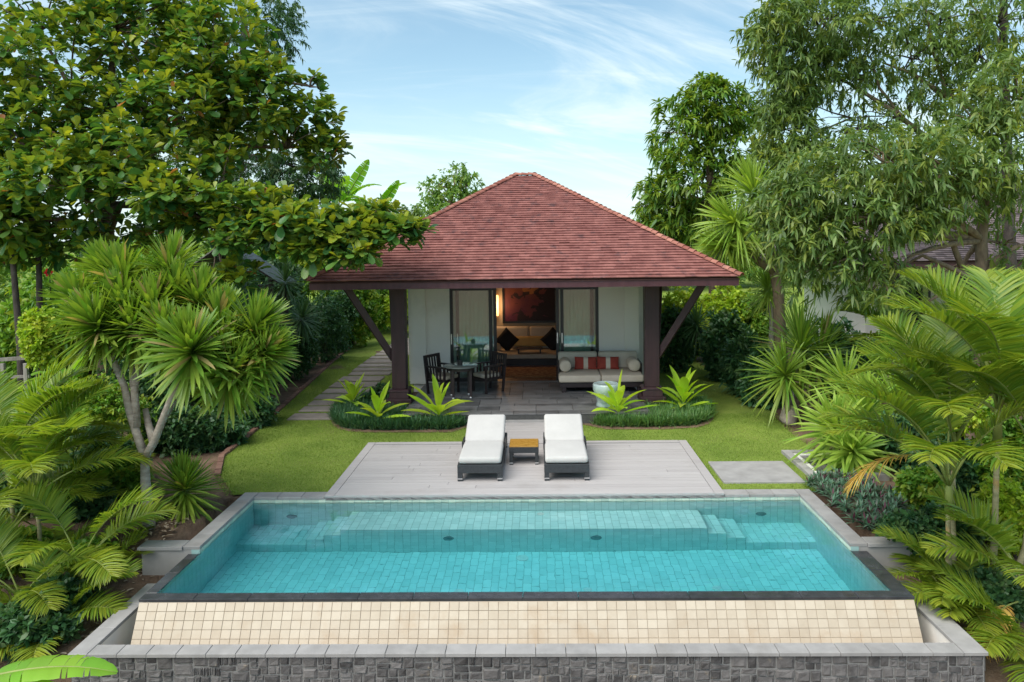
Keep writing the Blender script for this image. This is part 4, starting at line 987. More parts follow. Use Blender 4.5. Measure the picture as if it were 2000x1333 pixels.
b = MB(); b.box(-w, w, 0, .46, .285, .305); b.build('table_top', 'amber_wood', S2, False, bevel=.004)
b = MB(); b.box(-w-.004, w+.004, -.004, .464, .19, .283); b.build('apron', 'rattan_black', S2, False, bevel=.004)
for x in (-w, w-.055):
    for y in (.0, .405):
        b = MB(); b.box(x, x+.055, y, y+.055, 0, .19); lg = b.build('leg', 'rattan_black', S2, False)
        b = MB(); b.box(x-.004, x+.059, y-.004, y+.059, .02, .038); b.build('band', 'steel', lg, False)

# ------------------------------------------------------------------ neighbours
NV = thing('neighbour_villa', 'grey tiled house half hidden behind the right tree', 'house', (13.5, 24, 0))
nx0, nx1, ny0, ny1 = 8.3, 19.0, 20.6, 30.5
roof(NV, nx0, nx1, ny0, ny1, 2.95, 12.6, 14.6, 25.0, 26.0, 5.5, 'roof_tile_grey', 'ridge_tile', .10, .22, False)
b = MB(); b.box(nx0+.04, nx1-.04, ny0+.04, ny0+.09, 2.78, 2.92); b.box(nx0+.04, nx0+.09, ny0+.092, ny1, 2.78, 2.92); b.build('fascia', 'purple_timber', NV)
b = MB(); b.box(10.0, 17.5, 23.6, 29, 0, 2.85); b.build('wall', 'plaster', NV)
for x in (10.0, 12.2, 14.6):
    b = MB(); b.frustum(x, 22.0, 0, .2, .2, 2.9, .17, .17); b.build('column', 'dark_timber', NV)
for x in (11.0, 13.0, 15.2):
    b = MB(); b.box(x, x+.95, 23.56, 23.598, .3, 2.4); w_ = b.build('window', 'black_frame', NV)
    b = MB(); b.box(x+.08, x+.87, 23.545, 23.558, .4, 2.3); b.build('pane', 'pane_glass', w_)
g0 = at(1783, 700, 17.5)
GW = thing('garden_wall', 'short grey stone garden wall among the right palms', 'wall', (g0.x, 17.5, 0))
b = MB(); b.box(g0.x-.42, g0.x+.52, 17.3, 17.75, -.1, 1.43); b.build('core', 'mortar', GW)
for i in range(4):
    for j in range(5):
        ww = .94/4; piece('stone', ROCK[(i*3+j) % 6], GW, (g0.x-.42+(i+.5)*ww+(.0 if j % 2 else .0), 17.302, .28+j*.245), (ww-.01, .235, .03), RX)
piece('coping_slab', CP, GW, (g0.x+.05, 17.52, 1.43), (1.04, .55, .05))
LPV = thing('wood_pavilion', 'small timber shelter with pale shingle roof behind the left trees', 'shelter', (-9.2, 21, 0))
ra, rb_ = at(322, 556, 19.6), at(432, 478, 19.6)
hx0, hx1 = ra.x, rb_.x; dz_ = rb_.z-ra.z
sh = []
SHM = tile_mesh('shingle', 'wood_shingle', .02, .3)
sl_ang = math.atan2(dz_, hx1-hx0); slen = math.hypot(dz_, hx1-hx0)
b = MB(); b.hexa([(hx0, 19.62, ra.z-.06), (hx1, 19.62, rb_.z-.06), (hx1, 20.9, rb_.z-.06), (hx0, 20.9, ra.z-.06), (hx0, 19.62, ra.z-.01), (hx1, 19.62, rb_.z-.01), (hx1, 20.9, rb_.z-.01), (hx0, 20.9, ra.z-.01)]); rfp = b.build('roof', 'dark_timber', LPV)
b = MB(); b.hexa([(hx1, 19.62, rb_.z-.06), (hx1+1.5, 19.62, ra.z-.06), (hx1+1.5, 20.9, ra.z-.06), (hx1, 20.9, rb_.z-.06), (hx1, 19.62, rb_.z-.01), (hx1+1.5, 19.62, ra.z-.01), (hx1+1.5, 20.9, ra.z-.01), (hx1, 20.9, rb_.z-.01)]); b.build('roof', 'dark_timber', LPV)
for i in range(9):
    for j in range(10):
        d = (i+.5)*slen/9; piece('shingle', SHM, rfp, (hx0+math.cos(sl_ang)*d, 19.6+(j+.5)*.128, ra.z+math.sin(sl_ang)*d-.008), (slen/9*1.1, .124, .025), (0, -sl_ang-.05, 0))
for x in (hx0+.25, hx1-.2, hx1+1.2):
    for y in (19.75, 20.75):
        b = MB(); b.box(x-.05, x+.05, y-.05, y+.05, 0, ra.z-.02+(.15 if x > hx0+.3 else 0)); b.build('post', 'dark_timber', LPV)
b = MB(); b.box(hx0+.1, hx1+1.3, 19.72, 19.78, ra.z-.12, ra.z-.04); b.build('beam', 'dark_timber', LPV)
fp = at(20, 712, 13.6)
FE = thing('wooden_rail', 'weathered wooden rail fence in the left hedge', 'fence', (fp.x, 13.6, 0))
for i in range(3):
    x = fp.x-.55+i*.42; b = MB(); b.box(x-.035, x+.035, 13.56, 13.63, -.2, fp.z+.02); b.build('post', 'weathered_wood', FE, bevel=.008)
MB().bar((fp.x-.8, 13.595, fp.z+.05), (fp.x+.38, 13.595, fp.z+.12), .07, .06).build('rail', 'weathered_wood', FE)
MB().bar((fp.x-.8, 13.60, fp.z-.25), (fp.x+.35, 13.60, fp.z-.22), .05, .05).build('rail', 'weathered_wood', FE)
def boulder(label, c, s, seed):
    bm = bmesh.new(); bmesh.ops.create_icosphere(bm, subdivisions=3, radius=1); r2 = np.random.default_rng(seed); ph = r2.uniform(0, 6, 6)
    for v in bm.verts:
        n_ = v.co.normalized(); k = 1+.16*math.sin(3*n_.x+ph[0])*math.sin(2.4*n_.y+ph[1])+.10*math.sin(5*n_.z+ph[2]+2*n_.x)+.05*math.sin(9*n_.y+ph[3])
        v.co = Vector((n_.x*s[0], n_.y*s[1], n_.z*s[2]))*k
    me = bpy.data.meshes.new('boulder'); bm.to_mesh(me); bm.free(); me.materials.append(MATS['boulder']); me.polygons.foreach_set('use_smooth', [True]*len(me.polygons))
    o = link('boulder', me); o.location = c; return tag(o, label, 'boulder')
p = gp(1538, 826); boulder('pale pinkish boulder at the right edge of the lawn', (p.x+.02, p.y, .13), (.17, .2, .22), 3)
p = gp(1530, 792); boulder('smaller pale boulder behind the one at the lawn edge', (p.x+.15, p.y+.2, .2), (.16, .2, .30), 5)
# ------------------------------------------------------------------ vegetation helpers
def pm(px, Y): return px/FPX*Y                       # pixels to metres at the distance Y
def bez(a, b, c, n):
    return [a*(1-t)**2+b*2*t*(1-t)+c*t*t for t in [i/n for i in range(n+1)]]
def wob(pts, amt):
    return [p+Vector((R.gauss(0, amt), R.gauss(0, amt), R.gauss(0, amt)))*(0 if i in (0,) else 1) for i, p in enumerate(pts)]
OBOV = ((0, 0), (.18, .28), (.45, .72), (.72, 1.0), (.90, .78), (1.0, 0))
LANC = ((0, 0), (.3, 1), (.65, .78), (1, 0))
OVAL = ((0, 0), (.28, .9), (.6, 1), (1, 0))
STRAP = ((0, .55), (.25, .95), (.55, 1), (.8, .75), (1, 0))
def puff_points(puffs, shell=0.55):
    C, A, I = [], [], []
    for k, (c, r, n) in enumerate(puffs):
        d = sphere_dirs(n); rr = rng.uniform(shell**3, 1, n)**(1/3.)
        lump = 1+.16*np.sin(d[:, 0]*5+k)*np.sin(d[:, 1]*6+2*k)+.12*np.sin(d[:, 2]*7+k*3)
        C.append(np.array(c[:])+d*rr[:, None]*lump[:, None]*np.array(r)); A.append(d); I.append(np.full(n, k))
    return np.concatenate(C), np.concatenate(A), np.concatenate(I)
def rosettes(L_, C, A, k=(8, 12), L=(.18, .28), W=.52, prof=OBOV, fold=.25, upb=.7, droop=.12, keep=None):
    ax = unit(A*.6+ZUP*upb+rng.normal(0, .35, A.shape)); n = len(C); kk = rng.integers(k[0], k[1]+1, n)
    idx = np.repeat(np.arange(n), kk); m = len(idx)
    a = ax[idx]; t1 = unit(np.cross(a, np.array([.31, .72, .2]))); t2 = np.cross(a, t1)
    ph = rng.uniform(0, 6.283, m); pol = np.radians(rng.uniform(18, 98, m))
    D = a*np.cos(pol)[:, None]+(t1*np.cos(ph)[:, None]+t2*np.sin(ph)[:, None])*np.sin(pol)[:, None]
    ln = rng.uniform(*L, m)*(.7+.3*np.sin(pol)); young = np.clip(1.15-np.degrees(pol)/66, 0, 1)*rng.uniform(.5, 1.35, m)
    P = C[idx]+D*.02+a*rng.uniform(-.06, .03, m)[:, None]
    args = dict(P=P, D=D, L=ln, Wd=ln*W*rng.uniform(.85, 1.15, m), droop=droop+rng.uniform(-.05, .12, m), tone=np.clip(young, 0, 1), twist=rng.normal(0, .3, m))
    if keep is not None: return args
    L_.add(**args, prof=prof, fold=fold); return args
def sprays(L_, C, A, k=(7, 11), twig=.22, L=(.10, .17), W=.26, prof=LANC, droop=.35, dn=.25, outb=.8, young=.15, fold=0.0):
    n = len(C); ax = unit(A*outb+ZUP*.15+rng.normal(0, .5, A.shape)); kk = rng.integers(k[0], k[1]+1, n)
    idx = np.repeat(np.arange(n), kk); m = len(idx); s = rng.uniform(0, 1, m)
    a = ax[idx]; P = C[idx]+a*(s*twig)[:, None]-ZUP*(s*s*twig*.3)[:, None]
    D = unit(a*.55+sphere_dirs(m)*.9-ZUP*dn); ln = rng.uniform(*L, m)
    yg = (rng.uniform(0, 1, n) < young)[idx]*rng.uniform(.35, 1, m)+rng.uniform(0, .12, m)
    L_.add(P, D, ln, ln*W*rng.uniform(.8, 1.2, m), droop*rng.uniform(.4, 1.3, m), prof, fold, np.clip(yg, 0, 1), rng.normal(0, .6, m))
def tree(name, label, trunk, puffs, leaf, mat, bark, r0=.2, cat='tree', group=None, sub=5, anchors=(), limb=1.0, shell=.5, twig_r=.012):
    """trunk: list of Vectors; puffs: (centre, radii, n clumps); leaf(L, C, A) fills the crown"""
    T = thing(name, label, cat, trunk[0], group=group)
    b = MB(); K = len(trunk); rr = [r0*(1-.55*i/(K-1)) for i in range(K)]; rr[0] *= 1.25
    b.tube(trunk, rr, 10); b.build('trunk', bark, T, smooth=True)
    C, A, I = puff_points(puffs, shell)
    b = MB()
    for k, (c, r, n) in enumerate(puffs):
        c = Vector(c); opts = [(trunk[q], rr[q]) for q in range(max(1, K//2), K)]+[(a_, .05) for a_ in anchors]; s, rs = min(opts, key=lambda o_: (o_[0]-c).length+max(0, o_[0].z-c.z)*1.5); d = c-s
        mid = s+d*.5+Vector((0, 0, .12*d.length)); path = wob(bez(s, mid, c, 6), .03*d.length/2)
        ra = min(rs*.62, .03+.035*d.length)*limb; b.tube(path, [ra*(1-.75*i/6) for i in range(7)], 7)
        pts = C[I == k]
        for q in rng.permutation(len(pts))[:sub]:
            e = Vector(pts[q]); s2 = path[R.choice([3, 4, 5, 6])]; mm = (s2+e)/2+Vector((0, 0, .06))
            b.tube(wob(bez(s2, mm, e, 3), .02), [twig_r*2, twig_r*1.6, twig_r, twig_r*.5], 5)
    b.build('branches', bark, T, smooth=True)
    L_ = Leafs(); leaf(L_, C, A)
    L_.build('crown', mat, T)
    return T
def pf(px, py, Y, rx, ry, n, rd=None):               # a lobe of a crown: pixel centre, distance, pixel radii
    c = at(px, py, Y); a, h = pm(rx, Y), pm(ry, Y); return (c, (a, rd if rd else (a+h)*.5, h), n)
def shrub(name, label, c, r, n, mat, L=(.05, .09), W=.5, group=None, cat='shrub', leaf=None, stems=5, shell=.6, bark='bark_dark', k=(7, 11), twig=.10, lobes=5, young=.3):
    x, y, z = c; T = thing(name, label, cat, (x, y, z), group=group)
    puffs = [((x, y, z+r[2]*.95), (r[0]*.8, r[1]*.8, r[2]*.95), n//2)]
    for i in range(lobes):
        a = R.uniform(0, 6.28); q = R.uniform(.35, .6)
        puffs.append(((x+math.cos(a)*r[0]*q, y+math.sin(a)*r[1]*q, z+r[2]*R.uniform(.7, 1.5)), (r[0]*R.uniform(.35, .55), r[1]*R.uniform(.35, .55), r[2]*R.uniform(.35, .6)), n//(2*lobes)))
    C, A, I = puff_points(puffs, shell); C[:, 2] = np.maximum(C[:, 2], z+.03)
    L_ = Leafs()
    if leaf: leaf(L_, C, A)
    else: sprays(L_, C, A, k, twig, L, W, OVAL, .2, .0, .8, young)
    b = MB()
    for i in range(stems):
        e = Vector(puffs[(i % lobes)+1][0]); b.tube(bez(Vector((x+R.uniform(-.08, .08), y+R.uniform(-.08, .08), z-.05)), Vector((x, y, z+r[2]*.6)), e, 4), [.025, .02, .016, .012, .008], 6)
    b.build('stems', bark, T, smooth=True)
    L_.build('foliage', mat, T); return T
def head(L_, c, n, Lr, Wd, axis=(0, 0, 1), lo=-55, hi=88, droop=.22, prof=STRAP, fold=.25, young=True):
    """one rosette of strap leaves round an axis"""
    ax = unit(np.array(axis, float)); el = np.radians(np.sort(rng.uniform(lo, hi, n))[::-1]); ph = np.arange(n)*2.39996+rng.normal(0, .2, n)
    t1 = unit(np.cross(ax, np.array([.2, .9, .31]))); t2 = np.cross(ax, t1)
    D = ax*np.sin(el)[:, None]+(np.outer(np.cos(ph), t1)+np.outer(np.sin(ph), t2))*np.cos(el)[:, None]
    ln = rng.uniform(*Lr, n)*(.78+.22*np.cos(el-.3))
    tn = np.clip(rng.uniform(-.25, .35, n)+(np.degrees(el) < -5)*rng.uniform(0, .5, n), 0, 1)
    P = np.array(c)+ax*(np.sin(el)*.10)[:, None]+D*.02
    L_.add(P, D, ln, Wd*rng.uniform(.8, 1.15, n), droop*np.clip(np.cos(el), .05, 1)*rng.uniform(.4, 1.5, n), prof, fold, tn, rng.normal(0, .12, n), Nref=np.broadcast_to(ax, (n, 3)))
def rosette_tree(name, label, paths, heads, mat, bark, r0, cat='tree', Lr=(.5, .7), Wd=.045, n=130, group=None, droop=.25, lo=-60, hi=88):
    """paths: trunk and limb polylines; heads: (centre, axis, size)"""
    T = thing(name, label, cat, paths[0][0], group=group)
    for i, p in enumerate(paths):
        k = len(p); rr = [(r0 if i == 0 else r0*.72)*(1-.35*q/(k-1)) for q in range(k)]
        if i == 0: rr[0] *= 1.3
        MB().tube(p, rr, 10).build('trunk' if i == 0 else 'limb', bark, T, smooth=True)
    for c, ax, s in heads:
        L_ = Leafs(); head(L_, c, int(n*(.7+.3*s)), (Lr[0]*s, Lr[1]*s), Wd, ax, lo, hi, droop); L_.build('leaf_rosette', mat, T)
    return T
def frond_mesh(name, L, elev, arch, nl, ll, lw, mat='palm', stem=.35, vee=.35, seed=0, bend=0.0, droop=.30, tone=0.0):
    """palm frond along local +y from the origin: stalk, midrib, leaflets on both sides"""
    r2 = np.random.default_rng(seed); K = 26
    ts = np.linspace(0, 1, K); e = elev-arch*ts**1.4
    dl = L/(K-1); y = np.concatenate([[0], np.cumsum(np.cos(e[:-1])*dl)]); z = np.concatenate([[0], np.cumsum(np.sin(e[:-1])*dl)]); x = bend*L*ts**2
    pts = np.stack([x, y, z], 1); tan = unit(np.gradient(pts, axis=0))
    L_ = Leafs(); L_.tube([Vector(p) for p in pts[::3]]+[Vector(pts[-1])], list(np.linspace(.018, .004, len(pts[::3])))+[.002], 6, 1)
    u = np.linspace(stem, .995, nl)
    for s in (-1, 1):
        uu = np.clip(u+r2.normal(0, .004, nl), 0, 1); f = uu*(K-1); i0 = np.minimum(f.astype(int), K-2); w = (f-i0)[:, None]
        P = pts[i0]*(1-w)+pts[i0+1]*w; Tn = unit(tan[i0]*(1-w)+tan[i0+1]*w)
        S = unit(np.cross(Tn, ZUP))*s; Up = np.cross(S*s, Tn); v = (uu-stem)/(1-stem)
        fwd = .45+.9*v
        D = unit(S*1.0+Tn*fwd[:, None]+Up*(vee+r2.normal(0, .08, nl))[:, None])
        ln = ll*np.clip(.45+1.6*v*(1-v)*2.0, 0, 1.05)*(1-.45*v**3)*r2.uniform(.9, 1.1, nl)
        L_.add(P, D, ln, lw*(.55+.45*np.sin(np.pi*np.clip(v*.8+.12, 0, 1))), droop*r2.uniform(.6, 1.4, nl), ((0, .35), (.2, .95), (.55, .9), (.82, .5), (1, 0)), .35, np.clip(r2.uniform(-.25, .2, nl)+tone*.6+.3*v**4, 0, 1), r2.normal(0, .12, nl)*s, Nref=Up)
    return L_.mesh(name, [mat, 'stalk'])
FR = [frond_mesh('frond', 1.9, rad(82), rad(62), 54, .54, .036, seed=1, vee=.55, droop=.22), frond_mesh('frond', 1.9, rad(70), rad(70), 52, .56, .038, seed=2, bend=.08, vee=.5, droop=.22),
      frond_mesh('frond', 1.7, rad(54), rad(72), 50, .52, .036, seed=3, bend=-.07, tone=.15, vee=.45), frond_mesh('frond', 1.6, rad(36), rad(62), 46, .47, .035, seed=4, tone=.3, vee=.4),
      frond_mesh('frond', 1.4, rad(16), rad(55), 42, .42, .034, seed=5, tone=.5)]
FRD = frond_mesh('dry_frond', 1.4, rad(10), rad(70), 34, .38, .03, 'palm_dry', seed=6, droop=.5)
def palm(label, base, canes, group='areca palms', seed=0):
    """canes: (dx, dy, height, scale, fronds list of (azimuth deg, kind, tilt))"""
    r2 = random.Random(seed); T = thing('areca_palm', label, 'palm', base, group=group); B = Vector(base)
    for dx, dy, h, sc, fr in canes:
        top = B+Vector((dx*1.0, dy*1.0, h)); bot = B+Vector((dx*.35, dy*.35, -.1))
        path = wob(bez(bot, (bot+top)/2+Vector((dx*.12, dy*.12, 0)), top, 6), .008)
        if h > .25:
            m = MB(); rr = [.042*sc*(1-.06*i) for i in range(7)]; m.tube(path, rr, 10)
            c_ = m.build('cane', 'cane', T, smooth=True)
            m = MB(); m.tube([top-Vector((0, 0, .02)), top+Vector((0, 0, .25*sc)), top+Vector((0, 0, .45*sc))], [.05*sc, .045*sc, .015*sc], 10); m.build('crownshaft', 'stalk', c_, smooth=True)
        for az, k, tl in fr:
            me = FRD if k == 'd' else FR[k]
            o = bpy.data.objects.new('frond', me); COL.objects.link(o); o.parent = T
            o.location = top+Vector((0, 0, (.30*sc if k != 'd' else .1) if h > .25 else 0))-wl(T); o.scale = (sc, sc, sc)
            o.rotation_euler = Euler((rad(tl), rad(r2.uniform(-14, 14)), rad(az)), 'XYZ')
    return T
def banana_leaf(L, Wd, elev, arch, seed, tears=5):
    r2 = random.Random(seed); K = 28; L_ = Leafs(); e = elev; p = Vector((0, 0, 0)); pts = [p.copy()]
    for i in range(K):
        e = elev-arch*((i+1)/K)**1.5; p = p+Vector((0, math.cos(e), math.sin(e)))*(L/K); pts.append(p.copy())
    L_.tube(pts[::3]+[pts[-1]], [.022*(1-.85*i/10) for i in range(len(pts[::3]))]+[.003], 6, 1)
    def wd(t): return Wd*.5*min(1, (t/.10)**.6)*max(0.02, (1-((t-.12)/.88)**3.2) if t > .12 else 1)**.6
    st = int(K*.16)
    for s in (-1, 1):
        cut = sorted(r2.sample(range(st+3, K-2), tears)); segs = [st]+cut+[K]
        for a, b_ in zip(segs, segs[1:]):
            dn = r2.uniform(-.05, .12); m = MB(); rows = []
            for i in range(a, b_+1):
                t = (i-st)/(K-st); w = wd(t); ee = elev-arch*(i/K)**1.5; nrm = Vector((0, -math.sin(ee), math.cos(ee)))
                sh = -.10*w*0; q = [pts[i]]
                for f_, hgt in ((.5, .16), (1.0, .10-dn)):
                    q.append(pts[i]+Vector((s*w*f_, w*f_*.25, 0))+nrm*(w*hgt*(1 if f_ < 1 else .6)+.006*math.sin(i*2.2)))
                rows.append(q)
            if a != st:                               # narrow gap at a tear
                rows[0] = [rows[0][0], rows[0][1].lerp(rows[1][1], .12), rows[0][2].lerp(rows[1][2], .35)]
            i0 = 0; V = [v for r_ in rows for v in r_]; F = []
            for j in range(len(rows)-1):
                for k in range(2):
                    f = (j*3+k, j*3+k+1, (j+1)*3+k+1, (j+1)*3+k); F.append(f if s > 0 else f[::-1])
            L_.raw(np.array([v[:] for v in V]), F, np.array([r2.uniform(0, .35)]), 1, len(V), 0)
    return L_.mesh('banana_leaf', ['banana', 'stalk'], True)
BN5 = banana_leaf(1.7, .46, rad(22), rad(34), 9, 6)
BN = [banana_leaf(1.9, .52, rad(72), rad(70), 1), banana_leaf(1.7, .50, rad(55), rad(70), 2, 7), banana_leaf(1.6, .48, rad(35), rad(55), 3, 4), banana_leaf(1.9, .42, rad(80), rad(25), 4, 10), BN5]
def banana(label, base, h, fr, r=.09, group='banana plants'):
    T = thing('banana_plant', label, 'banana plant', base, group=group); B = Vector(base)
    m = MB(); m.tube([B-Vector((0, 0, .1)), B+Vector((.02, 0, h*.5)), B+Vector((0, .02, h))], [r*1.1, r, r*.6], 12); m.build('stem', 'stalk', T, smooth=True)
    for az, k, tl, sc, *rl in fr:
        o = bpy.data.objects.new('leaf', BN[k]); COL.objects.link(o); o.parent = T; o.location = B+Vector((0, 0, h-.05))-wl(T)
        o.scale = (sc, sc, sc); o.rotation_euler = Euler((rad(tl), rad(rl[0] if rl else 0), rad(az)), 'XYZ')
    return T

# ------------------------------------------------------------------ beds in front of the terrace
def bed(label, poly, n, mat, h, z=.05):
    tag(sheet('planting_bed', poly, .012, 'soil', label+', bare soil', 'soil'), kind='structure')
    cx_ = sum(p[0] for p in poly)/len(poly); cy_ = sum(p[1] for p in poly)/len(poly)
    inner = [(cx_+(x-cx_)*.96, cy_+.08+(y-cy_)*.92) for x, y in poly]
    x = [p[0] for p in poly]; y = [p[1] for p in poly]
    tu = strew(n, min(x), max(x), min(y), max(y), inner, [rect(TX0, TX1, TY0-.03, 20)]+[rect(c-.29, c+.29, CYY-.3, CYY+.3) for c in CX])
    m = len(tu); k = 20; idx = np.repeat(np.arange(m), k); q = len(idx)
    P = np.column_stack([tu[idx]+rng.normal(0, .022, (q, 2)), np.full(q, .01)])
    D = unit(np.column_stack([rng.normal(0, .6, (q, 2)), np.ones(q)*rng.uniform(.8, 2.0, q)]))
    L_ = Leafs().add(P, D, rng.uniform(.6, 1.15, q)*h, rng.uniform(.014, .022, q), rng.uniform(.1, .5, q), ((0, .7), (.5, 1), (1, 0)), 0, np.clip(rng.normal(.1, .25, q), 0, 1))
    tag(L_.build('ground_cover', mat), label+', dense grassy ground cover', 'ground cover', kind='stuff')
bed('left bed before the terrace', BEDL, 3400, 'mondo', .35)
bed('right bed before the terrace', BEDR, 3400, 'mondo_light', .33)
def cordyline(label, base, s, n=11, seed=0, spread=1.0):
    T = thing('cordyline', label, 'plant', base, group='bright green cordylines'); r2 = random.Random(seed)
    MB().tube([Vector(base)-Vector((0, 0, .05)), Vector(base)+Vector((.01, 0, .16*s)), Vector(base)+Vector((0, .01, .30*s))], [.03, .026, .02], 8).build('stem', 'stalk', T, smooth=True)
    for i in range(n):
        a = i*2.4+r2.uniform(-.3, .3); el = rad(78-62*spread*(i/n)**.8+r2.uniform(-8, 8)); L = s*r2.uniform(.48, .66)
        D = (math.cos(a)*math.cos(el), math.sin(a)*math.cos(el), math.sin(el)); L_ = Leafs()
        L_.add([(base[0]+D[0]*.02, base[1]+D[1]*.02, base[2]+.25*s-.01*i*s)], [D], L, s*r2.uniform(.10, .135), r2.uniform(.10, .50), ((0, .25), (.12, .30), (.30, .85), (.5, 1), (.7, .85), (.87, .45), (1, 0)), .3, r2.uniform(0, .7), r2.uniform(-.3, .3))
        L_.build('leaf', 'cordyline', T, smooth=True)
for i, (px, py, z, s, n, lab, sp_) in enumerate(((690, 806, 0, .98, 9, 'yellow green broad-leaved cordyline beside the stepping path', .8), (738, 834, 0, 1.0, 11, 'yellow green cordyline in front of the left column', 1.1), (857, 832, 0, 1.12, 11, 'yellow green cordyline before the slatted armchairs', .95),
                                    (1207, 826, 0, 1.15, 11, 'yellow green cordyline in front of the ceramic stool', 1.0), (1335, 808, 0, 1.18, 20, 'densest yellow green cordyline, right of the right column', .95))):
    cordyline(lab, gp(px, py, z), s*1.25, n+4, i+3, sp_)
shrub('shrub', 'round dark green shrub at the foot of the left column', (-3.45, 16.6, 0), (.34, .34, .27), 330, 'hedge_dark', (.05, .08), .5)

# ------------------------------------------------------------------ left side: dracaena tree and lower plants
b0 = gp(292, 1046, -.15); Yd = b0.y
v = lambda px, py, dy=0: at(px, py, Yd+dy)
trunk = [b0-Vector((0, 0, .15)), v(290, 1000), v(284, 940), v(283, 892)]
lim = [[v(283, 895), v(268, 850, .05), v(252, 800, .05), v(243, 755, .1), v(215, 690, .1), v(200, 655, .1)],
       [v(266, 835, .05), v(264, 790, .1), v(262, 755, .15), v(285, 680, .3), v(300, 628, .4)],
       [v(283, 895), v(300, 865), v(320, 815, -.05), v(334, 780, -.1), v(365, 735, -.2), v(375, 705, -.25)],
       [v(322, 812), v(345, 770, .1), v(395, 700, .25), v(425, 665, .3)],
       [v(334, 780), v(390, 745, .0), v(445, 735, -.05)],
       [v(300, 862), v(290, 830, .2), v(284, 800, .3)],
       [v(262, 757, .15), v(258, 660, .5), v(250, 575, .8)], [v(300, 680, .4), v(320, 600, .7), v(325, 545, .95)], [v(395, 700, .25), v(462, 670, .2), v(482, 655, .2)]]
hd = [(195, 648, .1, 1.0, (-.45, -.25, 1)), (300, 622, .4, 1.0, (-.05, 0, 1)), (376, 698, -.28, 1.12, (.1, -.55, 1)), (425, 640, .35, .95, (.2, .1, 1)), (448, 735, -.08, 1.0, (.55, -.35, .8)), (490, 655, .2, 1.0, (.5, -.1, 1)), (240, 560, .8, 1.05, (-.2, .1, 1)), (328, 535, .95, 1.0, (.2, .1, 1)), (215, 540, 1.0, .9, (-.4, .1, 1)), (385, 600, .6, .95, (.1, .2, 1)), (262, 655, .25, .95, (-.1, -.3, 1)), (345, 585, .7, .95, (0, 0, 1)), (432, 690, .1, .95, (.3, -.2, 1)), (245, 610, .5, 1.0, (-.3, 0, 1)), (505, 700, .05, .9, (.7, -.2, .7)), (330, 665, .1, .9, (-.1, -.4, 1)), (165, 600, .5, .9, (-.6, 0, .9))]
rosette_tree('dracaena_tree', 'many-headed dracaena tree with pale forked trunk left of the pool', [trunk]+lim,
             [(v(px, py, dy), ax, s*.92) for px, py, dy, s, ax in hd], 'draco', 'bark_pale', .08, Lr=(.52, .72), Wd=.054, n=250, droop=.14, lo=-42)
c = gp(362, 1015, -.10); 
rosette_tree('dracaena_plant', 'single dark spiky dracaena beside the left pool coping', [[c, c+Vector((0, 0, .2)), c+Vector((0, 0, .32))]], [(c+Vector((0, 0, .36)), (.0, -.12, 1), .92)], 'draco', 'bark_pale', .05, 'plant', (.48, .68), .040, 260, None, .12, -40, 88)
# areca palms on the left
def lp(px, py, z): p = gp(px, py, z); return (p.x, p.y, z)
palm('tall areca palm at the left edge with arching feathery fronds', lp(95, 1150, -.55), [
    (-.10, .0, .95, .82, [(-70, 0, 5), (-35, 0, 0), (-110, 1, 0), (20, 1, 0), (100, 1, 0), (160, 2, 0), (-150, 2, 0), (-60, 3, 0), (60, 2, 5)]),
    (-.55, -.15, .60, .78, [(-80, 1, 0), (-140, 2, 0), (150, 2, 0), (80, 1, 0), (20, 2, 0), (-30, 1, 0)]),
    (.12, -.20, .05, .66, [(-100, 2, 0), (-60, 1, 0), (150, 3, 0), (30, 2, 0), (-160, 3, 0), (90, 1, 0)])], seed=1)
palm('low yellowish areca palm clump below the left dracaena', lp(110, 1262, -.85), [
    (.05, .0, .12, .66, [(-75, 1, 0), (-110, 2, 0), (-40, 2, 0), (160, 3, 0), (-160, 3, 0), (100, 2, 0), (60, 1, 0), (-20, 3, 0)]),
    (-.45, .1, .30, .66, [(-90, 2, 0), (-130, 3, 0), (150, 2, 0), (60, 1, 0), (100, 2, 0), (-45, 3, 0)]),
    (.10, .35, .55, .70, [(-80, 1, 0), (-55, 2, 0), (-130, 3, 0), (175, 2, 0), (80, 1, 0), (-20, 3, 0)])], seed=2)
palm('shaded areca palm between the left edge and the hedge', lp(30, 1120, -.5), [
    (0, 0, 1.15, .85, [(-60, 0, 0), (-95, 1, 0), (-20, 1, 0), (-130, 2, 0), (60, 1, 0), (120, 1, 0), (-45, 3, 0)]),
    (.1, -.25, .35, .75, [(-60, 2, 0), (-100, 2, 0), (-20, 2, 0), (170, 3, 0)])], seed=3)
palm('upright areca palm in the middle of the left bank', lp(60, 1060, -.4), [
    (.05, 0, .55, .85, [(-75, 0, 0), (-40, 0, 0), (-110, 0, 0), (10, 1, 0), (80, 1, 0), (-150, 1, 0), (-60, 2, 0), (-95, 2, 0)]),
    (.35, -.2, .15, .75, [(-70, 0, 0), (-110, 1, 0), (-30, 1, 0), (160, 2, 0), (60, 1, 0), (-90, 2, 0)])], seed=21)
palm('low fan of young areca palm over the left bank soil', lp(205, 1175, -.7), [
    (0, 0, .05, .52, [(-70, 0, 0), (-110, 1, 0), (-30, 1, 0), (170, 2, 0), (70, 1, 0), (-90, 2, 0), (-150, 1, 0), (20, 2, 0)])], seed=22)
palm('small areca palm right against the dracaena trunk', lp(190, 990, -.2), [
    (0, 0, .10, .62, [(-60, 1, 0), (-100, 2, 0), (-30, 2, 0), (170, 2, 0), (60, 1, 0), (-75, 0, 0), (120, 2, 0)])], seed=4)
